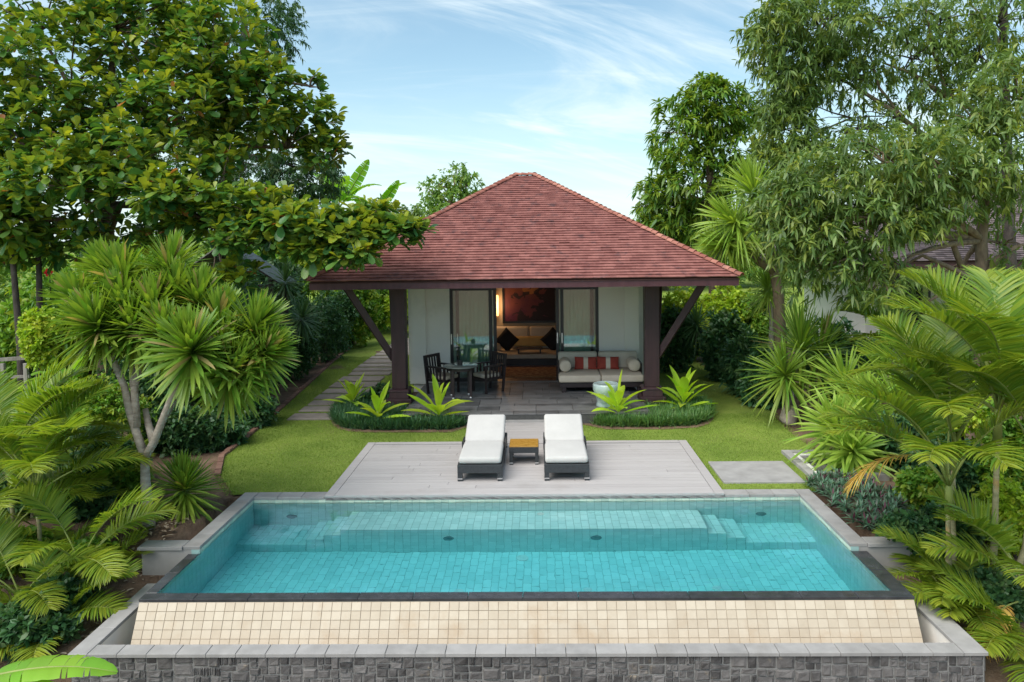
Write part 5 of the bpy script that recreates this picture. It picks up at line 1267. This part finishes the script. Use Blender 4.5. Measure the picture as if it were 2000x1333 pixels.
# foreground banana
fb_ = at(-60, 1322, 6.05)
banana('banana plant at the bottom left corner, close to the camera', (fb_.x-.0, fb_.y-.05, gz(-5, 6)), fb_.z-gz(-5, 6)+.02, [(-82, 4, -8, .70, 6), (-100, 4, -20, .76, 8), (70, 1, 0, .7), (110, 1, 0, .7), (150, 2, 0, .7)])
# hedge and shrubs on the left bank
for i, (px, py, Y, rx, ry, lab, mt, L) in enumerate((
    (55, 805, 12.6, 130, 62, 'wide mid green hedge shrub under the rail fence', 'hedge_mid', (.05, .085)),
    (205, 790, 13.0, 110, 68, 'mid green hedge shrub behind the dracaena trunk', 'hedge_mid', (.05, .085)),
    (78, 655, 13.2, 34, 62, 'upright yellow green shrub beside the rail fence', 'hedge_light', (.06, .09)),
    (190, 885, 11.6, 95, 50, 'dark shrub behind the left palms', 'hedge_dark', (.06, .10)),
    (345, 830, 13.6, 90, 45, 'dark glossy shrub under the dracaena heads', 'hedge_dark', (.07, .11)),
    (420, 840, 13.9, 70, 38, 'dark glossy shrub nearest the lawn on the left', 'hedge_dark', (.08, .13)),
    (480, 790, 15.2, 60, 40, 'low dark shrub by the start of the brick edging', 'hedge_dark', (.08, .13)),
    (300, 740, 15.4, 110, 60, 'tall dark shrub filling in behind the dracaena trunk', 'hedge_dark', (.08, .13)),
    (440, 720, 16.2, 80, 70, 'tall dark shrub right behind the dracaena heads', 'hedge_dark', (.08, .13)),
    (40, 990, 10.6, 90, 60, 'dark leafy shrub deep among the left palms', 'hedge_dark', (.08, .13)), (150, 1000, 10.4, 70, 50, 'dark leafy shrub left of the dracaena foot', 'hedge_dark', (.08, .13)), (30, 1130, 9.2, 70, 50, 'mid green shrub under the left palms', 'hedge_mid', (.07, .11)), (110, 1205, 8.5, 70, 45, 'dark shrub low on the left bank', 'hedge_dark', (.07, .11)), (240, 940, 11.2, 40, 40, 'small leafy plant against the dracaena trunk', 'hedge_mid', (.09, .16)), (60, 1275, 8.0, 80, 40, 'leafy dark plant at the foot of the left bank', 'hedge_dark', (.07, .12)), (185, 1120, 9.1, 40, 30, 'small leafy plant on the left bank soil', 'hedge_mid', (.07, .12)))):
    c = at(px, py, Y); rx_, rz_ = pm(rx, Y), pm(ry, Y); z0 = gz(c.x, Y) if i != 2 else c.z-rz_
    top = c.z+rz_; hh = max(.2, (top-z0)/2.15)
    shrub('shrub', lab, (c.x, Y, z0), (rx_, rx_*.8, hh), int(900*(rx_+.3)), mt, L, .5, 'left bank shrubs', young=.35)
# shaded row along the path
row = [(-6.75, 17.0, 1.7), (-7.0, 18.6, 2.1), (-6.7, 20.2, 2.0), (-7.0, 21.8, 2.3), (-6.6, 23.4, 2.1), (-6.8, 25.2, 2.4)]
names = ['nearest', 'second', 'third', 'fourth', 'fifth', 'farthest']
for i, (x, y, h) in enumerate(row):
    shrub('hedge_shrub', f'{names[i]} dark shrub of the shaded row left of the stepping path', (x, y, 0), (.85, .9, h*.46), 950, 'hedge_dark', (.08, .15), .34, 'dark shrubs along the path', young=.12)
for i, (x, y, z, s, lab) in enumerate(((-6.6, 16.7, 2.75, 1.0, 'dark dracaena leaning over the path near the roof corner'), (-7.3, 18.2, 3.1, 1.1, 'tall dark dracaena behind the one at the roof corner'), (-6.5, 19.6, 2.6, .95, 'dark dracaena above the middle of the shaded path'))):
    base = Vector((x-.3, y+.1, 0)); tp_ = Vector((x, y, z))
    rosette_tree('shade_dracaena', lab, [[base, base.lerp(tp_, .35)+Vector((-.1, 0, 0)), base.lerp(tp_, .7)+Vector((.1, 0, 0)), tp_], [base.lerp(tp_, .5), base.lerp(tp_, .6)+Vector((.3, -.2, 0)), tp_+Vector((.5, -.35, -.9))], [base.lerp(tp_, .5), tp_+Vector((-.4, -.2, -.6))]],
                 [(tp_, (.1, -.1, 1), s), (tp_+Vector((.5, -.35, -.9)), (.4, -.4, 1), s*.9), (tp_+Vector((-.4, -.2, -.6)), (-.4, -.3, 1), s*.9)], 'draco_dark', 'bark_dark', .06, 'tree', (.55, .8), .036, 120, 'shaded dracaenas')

# ------------------------------------------------------------------ the great almond tree
YA = 16.5
tb = at(205, 640, YA); tb.z = 0
tr = [tb, at(205, 560, YA), at(208, 470, YA), at(212, 400, YA), at(205, 300, YA+.2), at(215, 180, YA+.3), at(225, 60, YA+.4)]
ap = [pf(110, 120, 16.0, 130, 110, 130), pf(60, 260, 15.4, 110, 80, 110), pf(230, 300, 15.0, 130, 70, 130), pf(80, 20, 17, 140, 90, 90), pf(300, 60, 16.6, 130, 110, 120), pf(430, 110, 16.4, 110, 100, 150), pf(500, 190, 16.2, 90, 90, 110),
      pf(360, 200, 15.8, 110, 90, 120), pf(590, 240, 16.6, 70, 60, 55), pf(630, 290, 16.8, 50, 34, 30), pf(610, 165, 16.6, 22, 26, 5), pf(460, 270, 16.9, 120, 50, 80), pf(140, 350, 14.6, 140, 55, 120), pf(310, 380, 14.4, 100, 50, 105), pf(30, 430, 15.2, 90, 60, 60), pf(180, 440, 15.4, 60, 45, 25),
      pf(240, 20, 17, 150, 60, 80), pf(400, 20, 17.2, 90, 60, 60), pf(480, 400, 14.6, 90, 38, 70), pf(570, 435, 14.3, 80, 40, 80), pf(480, 460, 14.3, 70, 36, 60), pf(660, 445, 14.2, 80, 36, 75), pf(690, 490, 14.1, 62, 24, 42), pf(770, 452, 14.3, 55, 24, 36), pf(605, 485, 14.0, 50, 26, 30), pf(730, 420, 14.6, 50, 28, 32), pf(818, 447, 14.5, 24, 12, 6), pf(460, 540, 14.6, 45, 34, 22), pf(410, 320, 15.2, 70, 40, 40), pf(-60, 180, 15.5, 110, 150, 150), pf(-50, 380, 15, 100, 80, 100), pf(120, 470, 15.8, 90, 40, 60), pf(300, 460, 15.6, 60, 30, 30), pf(40, 490, 15.8, 80, 34, 50), pf(380, 440, 15.2, 60, 40, 50), pf(230, 230, 16.2, 120, 80, 120), pf(530, 420, 15.0, 80, 36, 60)]
ALM = thing('almond_tree', 'great broad-leaved tree filling the upper left, one branch over the roof', 'tree', tr[0])
b = MB(); b.tube(tr, [.20, .16, .15, .14, .12, .09, .05], 12); b.build('trunk', 'bark_brown', ALM, smooth=True)
C, A, I = puff_points(ap, .35)
b = MB()
main = [[tr[3], at(300, 400, 15.8), at(420, 440, 15.0), at(560, 455, 14.6), at(700, 460, 14.4), at(810, 452, 14.5)], [tr[3], at(260, 330, 16.2), at(340, 270, 16.3), at(440, 285, 16.6), at(560, 290, 16.7), at(640, 285, 16.8)],
        [tr[4], at(300, 220, 16.3), at(420, 140, 16.3), at(500, 150, 16.3), at(605, 170, 16.6)], [tr[3], at(150, 360, 15.6), at(60, 300, 15.4), at(-60, 200, 15.4)], [tr[2], at(235, 400, 15.6), at(195, 405, 15.2), at(150, 380, 14.9)], [tr[4], at(140, 180, 16.4), at(80, 60, 16.8)], [tr[2], at(120, 430, 15.4), at(20, 425, 15.2)]]
for p in main: b.tube(wob(p, .03), [.085*(1-.75*i/(len(p)-1)) for i in range(len(p))], 8)
allp = [q for p in main for q in p]+tr[3:]
for k, (c, r, n) in enumerate(ap):
    s = min(allp, key=lambda q: (q-c).length); pts = C[I == k]
    for q in rng.permutation(len(pts))[:max(5, n//9)]:
        e = Vector(pts[q]); b.tube(wob(bez(s, (s+e)/2+Vector((0, 0, .1)), e, 3), .03), [.022, .018, .012, .007], 5)
b.build('branches', 'bark_brown', ALM, smooth=True)
args = rosettes(None, C, A, (8, 13), (.15, .33), .52, keep=True)
# the leaves that show largest are leaves of their own, the rest is the crown
dist = np.linalg.norm(args['P']-np.array(EYE), axis=1)-rng.uniform(0, .8, len(args['P'])); near = np.argsort(dist)[:300]; mask = np.ones(len(dist), bool); mask[near] = False
L_ = Leafs(); L_.add(**{k: (v[mask] if isinstance(v, np.ndarray) else v) for k, v in args.items()}, prof=OBOV, fold=.25)
L_.build('crown', 'almond', ALM)
for i in near:
    L_ = Leafs(); p0 = args['P'][i]; L_.add([(0, 0, 0)], [args['D'][i]], args['L'][i], args['Wd'][i], args['droop'][i], OBOV, .25, args['tone'][i], args['twist'][i])
    o = L_.build('leaf', 'almond', ALM, False); o.location = Vector(p0)-wl(ALM)

# ------------------------------------------------------------------ trees behind on the left
fine = lambda L_, C, A: sprays(L_, C, A, (26, 34), .34, (.08, .15), .26, LANC, .5, .4)
t0 = at(440, 560, 21); t0.z = 0
tree('feathery_tree', 'tall dark fine-leaved tree behind the great broad-leaved one', [t0, at(438, 450, 21), at(440, 300, 21), at(470, 150, 21.2), at(480, 40, 21.4)],
     [pf(500, 20, 21.5, 70, 70, 170), pf(550, 60, 21.6, 36, 40, 60), pf(440, 200, 21.5, 90, 90, 130), pf(580, 350, 21.0, 75, 50, 200), pf(500, 340, 21, 80, 60, 170), pf(620, 350, 21, 40, 42, 110), pf(400, 330, 21.4, 80, 60, 120), pf(300, 200, 22, 120, 120, 120), pf(120, 200, 22, 130, 150, 120)], fine, 'fine_dark', 'bark_dark', .16)
for i, (px, Y, h, sc, lab) in enumerate(((664, 28, 4.9, 1.15, 'banana plant behind the roof with an upright torn leaf'), (728, 28.6, 4.5, 1.1, 'lower banana plant nearer the roof edge'))):
    p = at(px, 500, Y)
    banana(lab, (p.x, Y, 0), h+.0, [(165, 3, 0, sc, 8), (195, 3, 0, sc, -32), (60, 0, 0, sc), (-95, 1, 0, sc), (140, 1, 0, sc), (-150, 0, 0, sc*.8)] if i == 0 else [(190, 3, 0, sc*.9, -36), (-100, 0, 0, sc), (40, 1, 0, sc), (160, 1, 0, sc)], .12)
for i, (x, y, h, r, mt, lab) in enumerate(((-6.5, 26.4, 3.0, 1.0, 'hedge_mid', 'mid green bush in front of the banana stems'), (-5.0, 29.5, 2.6, 1.1, 'hedge_light', 'bright green bush closing the end of the stepping path'), (-6.6, 31, 3.0, 1.3, 'hedge_mid', 'mid green bush left behind the end of the path'), (-3.4, 32, 3.0, 1.2, 'hedge_mid', 'mid green bush just behind the back of the pavilion'))):
    shrub('bush', lab, (x, y, 0), (r, r, h*.46), 900, mt, (.10, .17), .45, 'bushes beyond the path')
gen = lambda L_, C, A: sprays(L_, C, A, (9, 13), .35, (.12, .22), .42, OVAL, .3, .2)
t0 = at(880, 470, 38); t0.z = 0
tree('garden_tree', 'pale green airy tree rising behind the left roof slope', [t0, at(880, 430, 38), at(878, 400, 38), at(885, 370, 38)],
     [pf(880, 395, 38, 52, 28, 230), pf(892, 345, 38, 24, 22, 80), pf(850, 365, 38, 26, 22, 40), pf(915, 365, 38, 26, 26, 80), pf(925, 400, 38, 30, 24, 90), pf(860, 425, 38, 60, 24, 160), pf(838, 372, 38, 16, 14, 12)], gen, 'far_green', 'bark_tan', .22)
t0 = at(790, 480, 34); t0.z = 0
tree('garden_tree', 'thin small-leaved tree between banana and roof', [t0, at(790, 450, 34), at(792, 430, 34)], [pf(795, 430, 34, 34, 18, 60), pf(770, 420, 34, 30, 20, 40), pf(815, 425, 34, 24, 14, 30), pf(780, 450, 34, 50, 18, 80)], gen, 'lance', 'bark_brown', .1)
# far line of trees closing the horizon
far_spots = [(-34, 62, 5.0), (-27, 58, 5.6), (-21, 60, 4.6), (-15, 57, 5.2), (-10, 60, 4.6), (-5.5, 58, 4.6), (1, 60, 4.8), (6, 58, 5.2), (8.6, 52, 5.6), (12.5, 55, 5.2), (18, 57, 6), (25, 60, 6), (33, 60, 6), (-42, 55, 6)]
for i, (x, y, h) in enumerate(far_spots):
    where = ['left of the frame centre', 'behind the pavilion', 'right of the pavilion'][0 if x < -5 else 1 if x < 7 else 2]
    c0 = Vector((x, y, 0)); pfs = [(Vector((x+R.uniform(-1.8, 1.8), y+R.uniform(-1, 1), h*R.uniform(.35, .72))), (R.uniform(1.6, 2.4), 1.8, h*R.uniform(.22, .30)), 120) for _ in range(5)]
    tree('distant_tree', 'distant green tree of the low tree line on the horizon', [c0, Vector((x, y, h*.3)), Vector((x+.2, y, h*.7))], pfs, lambda L_, C, A: sprays(L_, C, A, (7, 10), .6, (.25, .45), .5, OVAL, .3, .1), 'far_green' if i % 3 == 0 else 'hedge_mid', 'bark_brown', .2, group='distant tree line', sub=2)
# left meadow trees and clumps seen under the crown
for i, (px, Y, h, lab) in enumerate(((40, 15.2, 2.9, 'dark slender trunk leaning under the left foliage'), (68, 15.6, 2.9, 'second dark slender trunk beside the leaning one'))):
    p = at(px, 650, Y); p.z = -.1; q = at(px-(14 if i == 0 else -8), 520, Y+.2); q2 = at(px-(25 if i == 0 else -4), 420, Y+.3)
    tree('slender_tree', lab, [p, p.lerp(q, .5)+Vector((.03, 0, 0)), q, q2], [((q2.x, q2.y, q2.z+.2), (.7, .6, .35), 26), ((q2.x-.5, q2.y, q2.z-.1), (.5, .5, .25), 14)], lambda L_, C, A: rosettes(L_, C, A, (7, 10), (.2, .28)), 'almond', 'bark_dark', .085, group='slender dark trunks')
for i, (px, py, Y, rx, ry, mt, lab) in enumerate(((60, 585, 19, 90, 45, 'hedge_mid', 'mid green bush just beyond the slender trunks'), (170, 560, 20, 90, 60, 'hedge_mid', 'mid green bush behind the dracaena heads'), (130, 520, 30, 120, 40, 'hedge_mid', 'far mid green bush across the left meadow'), (20, 500, 34, 120, 30, 'far_green', 'far pale bush at the left edge of the meadow'), (300, 500, 27, 80, 45, 'hedge_mid', 'bush behind the timber shelter'), (380, 470, 31, 90, 45, 'far_green', 'pale bush behind the great tree trunk'), (520, 500, 26, 80, 60, 'hedge_dark', 'dark bush behind the roof corner'), (600, 470, 29, 70, 60, 'hedge_mid', 'mid green bush left of the banana plants'), (700, 470, 30, 80, 50, 'hedge_mid', 'bush below the banana plants'))):
    c = at(px, py, Y); shrub('bush', lab, (c.x, Y, 0), (pm(rx, Y), pm(rx, Y)*.8, max(.6, (c.z+pm(ry, Y))/2.1)), 700, mt, (.13, .22), .45, 'meadow bushes')
p = at(97, 537, 16.5); 
T = thing('hibiscus', 'red flowering hibiscus at the far left', 'plant', (p.x, 16.5, 0)); MB().tube([Vector((p.x-.1, 16.5, 0)), Vector((p.x, 16.5, p.z*.6)), p], [.02, .015, .01], 6).build('stem', 'bark_dark', T)
L_ = Leafs(); head(L_, p, 8, (.08, .12), .08, (.2, -.8, .5), 10, 60, .2, OVAL); L_.build('flower', 'hibiscus', T)
L_ = Leafs(); C, A, I = puff_points([((p.x-.05, 16.6, p.z-.5), (.35, .3, .45), 60)], .2); sprays(L_, C, A, (6, 9), .1, (.08, .14), .55, OVAL); L_.build('foliage', 'hedge_mid', T)
for i, (px, py, Y, az) in enumerate(((25, 700, 13.8, -70), (130, 640, 14.6, -90))):
    p = at(px, py, Y); banana(['blue green banana shoot under the left slender trunks', 'banana shoot behind the dracaena heads'][i], (p.x, Y, -.1), .75+.3*i, [(-50, 0, 0, .62), (-110, 0, 0, .6), (60, 1, 0, .6), (170, 1, 0, .6)], .06)

# ------------------------------------------------------------------ right side
t0 = at(1400, 560, 24); t0.z = 0
mang = lambda L_, C, A: rosettes(L_, C, A, (11, 15), (.22, .34), .27, LANC, 0, .35, .45)
tree('mango_tree', 'dense rounded mango tree behind the right roof slope', [t0, at(1395, 500, 24), at(1390, 400, 24), at(1385, 280, 24), at(1380, 220, 24)],
     [pf(1390, 210, 24, 80, 60, 190), pf(1330, 260, 24, 62, 80, 160), pf(1430, 260, 24, 60, 90, 150), pf(1360, 350, 23.6, 90, 80, 230), pf(1300, 380, 24, 55, 60, 120), pf(1440, 380, 24, 60, 80, 130), pf(1350, 440, 23.8, 95, 40, 160), pf(1268, 405, 24.4, 22, 24, 22), pf(1275, 440, 24.2, 36, 30, 40), pf(1385, 170, 24, 40, 22, 40)], mang, 'mango', 'bark_brown', .2)
lan = lambda L_, C, A: sprays(L_, C, A, (9, 13), .26, (.13, .22), .24, LANC, .45, .25, young=.22)
YR = 15.5
bx_ = at(1922, 640, YR); bx_.z = 0
tr = [bx_, at(1920, 660, YR), at(1920, 560, YR), at(1916, 470, YR), at(1925, 380, YR), at(1935, 290, YR+.2)]
RTREE = tree('willow_leaf_tree', 'tall open tree with narrow leaves and tan branches on the right', tr,
     [pf(1540, 400, 14.6, 60, 60, 220), pf(1610, 365, 14.6, 105, 65, 215), pf(1720, 315, 14.4, 130, 65, 250), pf(1830, 330, 14.3, 110, 70, 215), pf(1580, 460, 14.4, 80, 55, 150), pf(1680, 430, 14.2, 110, 60, 190), pf(1790, 420, 14.4, 70, 40, 150), pf(1640, 510, 14.2, 70, 50, 85), pf(1720, 545, 14.2, 70, 50, 90), pf(1575, 530, 14.5, 40, 40, 35), pf(1860, 560, 16, 60, 50, 25),
      pf(1940, 330, 14.8, 75, 90, 260), pf(1985, 180, 14.8, 60, 80, 200), pf(1900, 230, 15.2, 50, 60, 90), pf(1960, 480, 15.6, 60, 50, 40)],
     lan, 'lance', 'bark_tan', .17, shell=.3, sub=7)
b = MB()                                             # low bare limbs seen against the neighbour's wall
for p in (((1918, 600), (1890, 545), (1850, 520), (1800, 500), (1760, 520)), ((1920, 545), (1950, 500), (1985, 480), (2030, 470)), ((1922, 560), (1960, 545), (2020, 530)), ((1885, 540), (1860, 480), (1845, 440), (1835, 400)), ((1912, 640), (1885, 585), (1840, 575), (1810, 590))):
    b.tube(wob([at(x, y, YR-.1-.06*i) for i, (x, y) in enumerate(p)], .02), [.07*(1-.7*i/(len(p)-1)) for i in range(len(p))], 8)
b.build('low_branches', 'bark_tan', RTREE, smooth=True)
YU = 19.5
bx_ = at(1975, 640, YU); bx_.z = 0
tr = [bx_, at(1972, 520, YU), at(1968, 380, YU), at(1965, 240, YU), at(1960, 100, YU), at(1960, -80, YU)]
UP = tree('tall_tree', 'taller airy tree behind, its open crown reaching out of the top right', tr,
     [pf(1520, 60, 19, 55, 70, 260), pf(1600, 40, 19, 90, 70, 340), pf(1530, 170, 19, 50, 60, 230), pf(1540, 250, 19, 50, 60, 240), pf(1590, 140, 19.2, 80, 50, 200), pf(1700, 30, 19, 100, 60, 130), pf(1680, 140, 19.4, 90, 60, 130), pf(1780, 110, 19.4, 90, 70, 160), pf(1840, 40, 19.4, 90, 60, 150), pf(1870, 180, 19.4, 80, 60, 130), pf(1760, 230, 19.2, 90, 40, 60), pf(1570, 320, 18.6, 60, 50, 220), pf(1505, 330, 19, 36, 60, 130), pf(1640, 270, 18.8, 40, 30, 20), pf(1700, 260, 19, 50, 26, 40), pf(1950, 40, 19, 80, 80, 170), pf(1910, 110, 19, 60, 60, 90), pf(1820, 260, 19, 60, 40, 45)],
     lambda L_, C, A: sprays(L_, C, A, (9, 13), .30, (.14, .22), .25, LANC, .45, .35, young=.14), 'lance', 'bark_dark', .18, shell=.3, sub=9, limb=.6, anchors=[at(x, y, YU-.1) for x, y in ((1850, 300), (1770, 240), (1715, 170), (1695, 110), (1740, 215), (1660, 165), (1600, 130), (1850, 180), (1825, 100), (1810, 20), (1780, 140), (1720, 120), (1940, 60), (1900, 10))])
b = MB()
for p in (((1965, 380), (1850, 300), (1770, 240), (1715, 170), (1695, 110)), ((1830, 285), (1740, 215), (1660, 165), (1600, 130)), ((1960, 250), (1850, 180), (1825, 100), (1810, 20)), ((1850, 190), (1780, 140), (1720, 120)), ((1962, 120), (1940, 60), (1900, 10))):
    b.tube(wob([at(x, y, YU-.1) for x, y in p], .03), [.075*(1-.75*i/(len(p)-1)) for i in range(len(p))], 8)
b.build('long_branches', 'bark_tan', UP, smooth=True)
# spiky trees right of the roof
def yv(px, py, Y): return at(px, py, Y)
p0 = yv(1530, 640, 16.8); p0.z = 0
rosette_tree('yucca_tree', 'big shaggy yucca tree right of the roof with hanging leaf heads', [[p0, yv(1520, 570, 16.8), yv(1510, 520, 16.8), yv(1500, 470, 16.8)], [yv(1512, 530, 16.8), yv(1480, 510, 16.6), yv(1450, 480, 16.6), yv(1440, 450, 16.6)], [yv(1505, 500, 16.8), yv(1480, 430, 16.8), yv(1470, 400, 16.8)]],
             [(yv(1440, 440, 16.6), (-.6, -.3, .5), 1.1), (yv(1475, 385, 16.8), (-.35, -.2, 1), 1.15), (yv(1500, 440, 16.6), (.1, -.3, 1), 1.0), (yv(1420, 480, 16.6), (-.8, -.3, .1), .85)], 'yucca', 'bark_tan', .13, 'tree', (.68, .95), .045, 260, None, .30, -60, 86)
p0 = yv(1505, 640, 17.2); p0.z = 0
rosette_tree('yucca', 'yucca with pale trunk below the big shaggy one', [[p0, yv(1508, 620, 17.2), yv(1502, 590, 17.2)]], [(yv(1500, 570, 17.2), (-.2, -.3, 1), 1.0), (yv(1515, 545, 17.4), (.2, 0, 1), .9)], 'yucca', 'bark_pale', .07, 'plant', (.55, .8), .034, 120, None, .2, -50, 86)
p0 = yv(1400, 715, 20.5); p0.z = 0
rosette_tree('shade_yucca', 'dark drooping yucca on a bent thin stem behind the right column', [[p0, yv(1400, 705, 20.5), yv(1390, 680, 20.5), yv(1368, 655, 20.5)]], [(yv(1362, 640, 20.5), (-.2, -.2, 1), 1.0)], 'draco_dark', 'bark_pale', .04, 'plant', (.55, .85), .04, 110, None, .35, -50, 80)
# hedge right of the house
for i, (px, py, Y, rx, ry, mt, lab, L) in enumerate((
    (1330, 580, 23, 60, 40, 'hedge_light', 'bright yellow green hedge bush just right of the roof corner', (.09, .15)), (1420, 575, 22.4, 70, 48, 'hedge_light', 'bright yellow green hedge bush below the shaggy yucca', (.09, .15)), (1480, 600, 21.6, 50, 45, 'hedge_mid', 'mid green bush behind the yucca trunk', (.09, .15)),
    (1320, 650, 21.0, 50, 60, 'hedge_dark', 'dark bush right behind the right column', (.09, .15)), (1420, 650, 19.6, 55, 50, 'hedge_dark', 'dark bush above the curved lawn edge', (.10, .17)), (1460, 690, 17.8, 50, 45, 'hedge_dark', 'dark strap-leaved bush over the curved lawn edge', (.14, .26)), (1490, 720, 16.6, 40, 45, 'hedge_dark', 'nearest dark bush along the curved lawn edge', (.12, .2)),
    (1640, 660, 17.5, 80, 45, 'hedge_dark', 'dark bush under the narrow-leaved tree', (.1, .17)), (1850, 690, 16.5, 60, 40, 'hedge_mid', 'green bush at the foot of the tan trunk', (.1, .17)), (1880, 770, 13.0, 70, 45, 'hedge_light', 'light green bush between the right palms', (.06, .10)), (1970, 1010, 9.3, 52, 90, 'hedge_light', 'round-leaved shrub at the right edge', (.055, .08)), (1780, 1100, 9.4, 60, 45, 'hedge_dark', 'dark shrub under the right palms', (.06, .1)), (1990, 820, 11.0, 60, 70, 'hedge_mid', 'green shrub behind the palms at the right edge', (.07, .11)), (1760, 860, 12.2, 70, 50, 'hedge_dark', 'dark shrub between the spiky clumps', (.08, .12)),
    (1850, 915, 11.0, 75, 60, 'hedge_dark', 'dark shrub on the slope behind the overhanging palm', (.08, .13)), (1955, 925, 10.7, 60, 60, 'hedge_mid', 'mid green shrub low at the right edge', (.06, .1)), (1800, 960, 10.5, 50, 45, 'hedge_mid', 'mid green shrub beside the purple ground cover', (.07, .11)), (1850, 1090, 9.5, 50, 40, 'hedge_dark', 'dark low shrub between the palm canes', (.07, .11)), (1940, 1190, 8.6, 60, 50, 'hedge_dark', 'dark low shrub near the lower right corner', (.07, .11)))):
    c = at(px, py, Y); rx_, rz_ = pm(rx, Y), pm(ry, Y); z0 = gz(c.x, Y); hh = max(.2, (c.z+rz_-z0)/2.15)
    shrub('shrub', lab, (c.x, Y, z0), (rx_, rx_*.85, hh), int(650*(rx_+.45)), mt, L, .5 if i not in (5,) else .18, 'right hand shrubs', young=.3)
# spiky clumps
def clump(label, hs, mat='yucca', n=120, Lr=(.7, 1.0), Wd=.045, droop=.25):
    c0 = hs[0][0]; T = thing('pandanus_clump', label, 'plant', (c0.x, c0.y, 0), group='spiky clumps on the right bank')
    for c, ax, s in hs:
        MB().tube([Vector((c.x-ax[0]*.2, c.y, gz(c.x, c.y)-.05)), c], [.06, .045], 8).build('stem', 'bark_tan', T, smooth=True)
        L_ = Leafs(); head(L_, c, n, (Lr[0]*s, Lr[1]*s), Wd, ax, -35, 88, droop); L_.build('leaf_rosette', mat, T)
clump('tall spiky clump above the pale boulders', [(at(1565, 690, 15.4), (-.1, -.1, 1), 1.15), (at(1600, 700, 15.6), (.2, .0, 1), 1.1), (at(1535, 740, 15.0), (-.3, -.4, 1), .85)], 'draco', 130, (.8, 1.15))
clump('broad spiky clump over the pebble basin', [(at(1690, 820, 12.6), (-.1, -.25, 1), 1.0), (at(1640, 850, 12.3), (-.5, -.35, 1), .95), (at(1745, 790, 12.9), (.25, -.1, 1), .95), (at(1665, 890, 12.0), (-.3, -.6, .7), .8)], 'yucca', 130, (.72, 1.0), .05)
clump('middle spiky clump between boulders and palms', [(at(1720, 740, 14.2), (0, -.1, 1), 1.0), (at(1655, 760, 14.0), (-.3, -.2, 1), .95)], 'yucca', 120, (.7, 1.0))
# areca palms on the right
palm('large areca palm overhanging the right corner of the pool', lp(1862, 1165, -.55), [
    (-.12, -.1, 1.05, .95, [(75, 1, 0), (110, 1, 0), (95, 2, 0), (50, 2, 0), (140, 2, 0), (10, 1, 0), (-40, 1, 0), (-120, 1, 0), (170, 2, 0)]),
    (.12, .25, 1.45, .95, [(60, 0, 0), (20, 0, 0), (-30, 0, 0), (100, 1, 0), (150, 2, 0), (-80, 1, 0), (-140, 1, 0), (80, 'd', 0)]),
    (-.15, -.35, .0, .62, [(100, 2, 0), (140, 2, 0), (70, 1, 0), (20, 2, 0), (-60, 2, 0), (170, 3, 0)])], seed=11)
palm('tall areca palm at the right edge with the highest fronds', lp(1935, 1160, -.55), [
    (.05, .0, 1.85, 1.05, [(30, 0, 0), (-15, 0, 0), (70, 0, 0), (100, 1, 0), (130, 1, 0), (165, 2, 0), (-60, 0, 0), (-110, 1, 0), (60, 3, 0)]),
    (.45, -.1, 1.3, 1.0, [(40, 0, 0), (90, 1, 0), (130, 1, 0), (-30, 0, 0), (-100, 1, 0), (170, 2, 0)])], seed=12)
palm('low areca palm spilling over the trough at the lower right', lp(1905, 1230, -.75), [
    (0, 0, .05, .70, [(100, 2, 0), (70, 1, 0), (135, 2, 0), (40, 2, 0), (170, 3, 0), (0, 2, 0), (-50, 2, 0), (90, 3, 0)]),
    (.45, -.15, .30, .72, [(110, 1, 0), (80, 2, 0), (145, 2, 0), (50, 1, 0), (170, 3, 0), (0, 2, 0), (120, 'd', 0)])], seed=13)
palm('small areca palm in the lower right corner', lp(1990, 1320, -1.0), [
    (0, .0, .15, .70, [(100, 1, 0), (130, 2, 0), (70, 1, 0), (160, 3, 0), (30, 2, 0), (-40, 2, 0), (80, 2, 0)])], seed=14)
palm('areca palm behind the spiky clumps with a drooping frond', lp(1800, 830, 0), [
    (-.1, .0, .75, 1.0, [(90, 1, 0), (60, 1, 0), (130, 2, 0), (20, 0, 0), (-40, 1, 0), (160, 2, 0), (110, 2, 0)])], seed=15)
# purple-green ground cover by the right coping
OY = smooth_poly(gpl([(1560, 950), (1640, 930), (1745, 960), (1770, 1030), (1700, 1040), (1640, 1010), (1600, 965)]))
tu = strew(520, 3.9, 6.2, 9.4, 12.2, OY); m_ = len(tu); idx = np.repeat(np.arange(m_), 22); q = len(idx)
ph = rng.uniform(0, 6.283, q); el = np.radians(rng.uniform(8, 80, q))
D = np.column_stack([np.cos(ph)*np.cos(el), np.sin(ph)*np.cos(el), np.sin(el)])
zt = np.array([gz(x, y) for x, y in tu]); P = np.column_stack([tu[idx], zt[idx]+rng.uniform(.03, .12, q)])
L_ = Leafs().add(P, D, rng.uniform(.12, .21, q), rng.uniform(.022, .034, q), .25, ((0, .6), (.4, 1), (1, 0)), 0, np.clip(rng.normal(.05, .2, q), 0, 1))
tag(L_.build('oyster_plants', 'oyster'), 'bluish green and purple strap-leaved ground cover by the right coping', 'ground cover', kind='stuff')
# dry leaves and small sprigs on the left bank
L_ = Leafs(); n = 420; x = rng.uniform(-5.6, -4.75, n); y = rng.uniform(7.8, 10.3, n)
P = np.column_stack([x, y, [gz(a, b_)+.012 for a, b_ in zip(x, y)]]); ph = rng.uniform(0, 6.28, n)
L_.add(P, np.column_stack([np.cos(ph), np.sin(ph), rng.uniform(-.05, .35, n)]), rng.uniform(.04, .12, n), rng.uniform(.015, .04, n), .1, OVAL, .3)
tag(L_.build('leaf_litter', 'litter'), 'dry brown leaf litter on the soil bank left of the pool', 'leaf litter', kind='stuff')
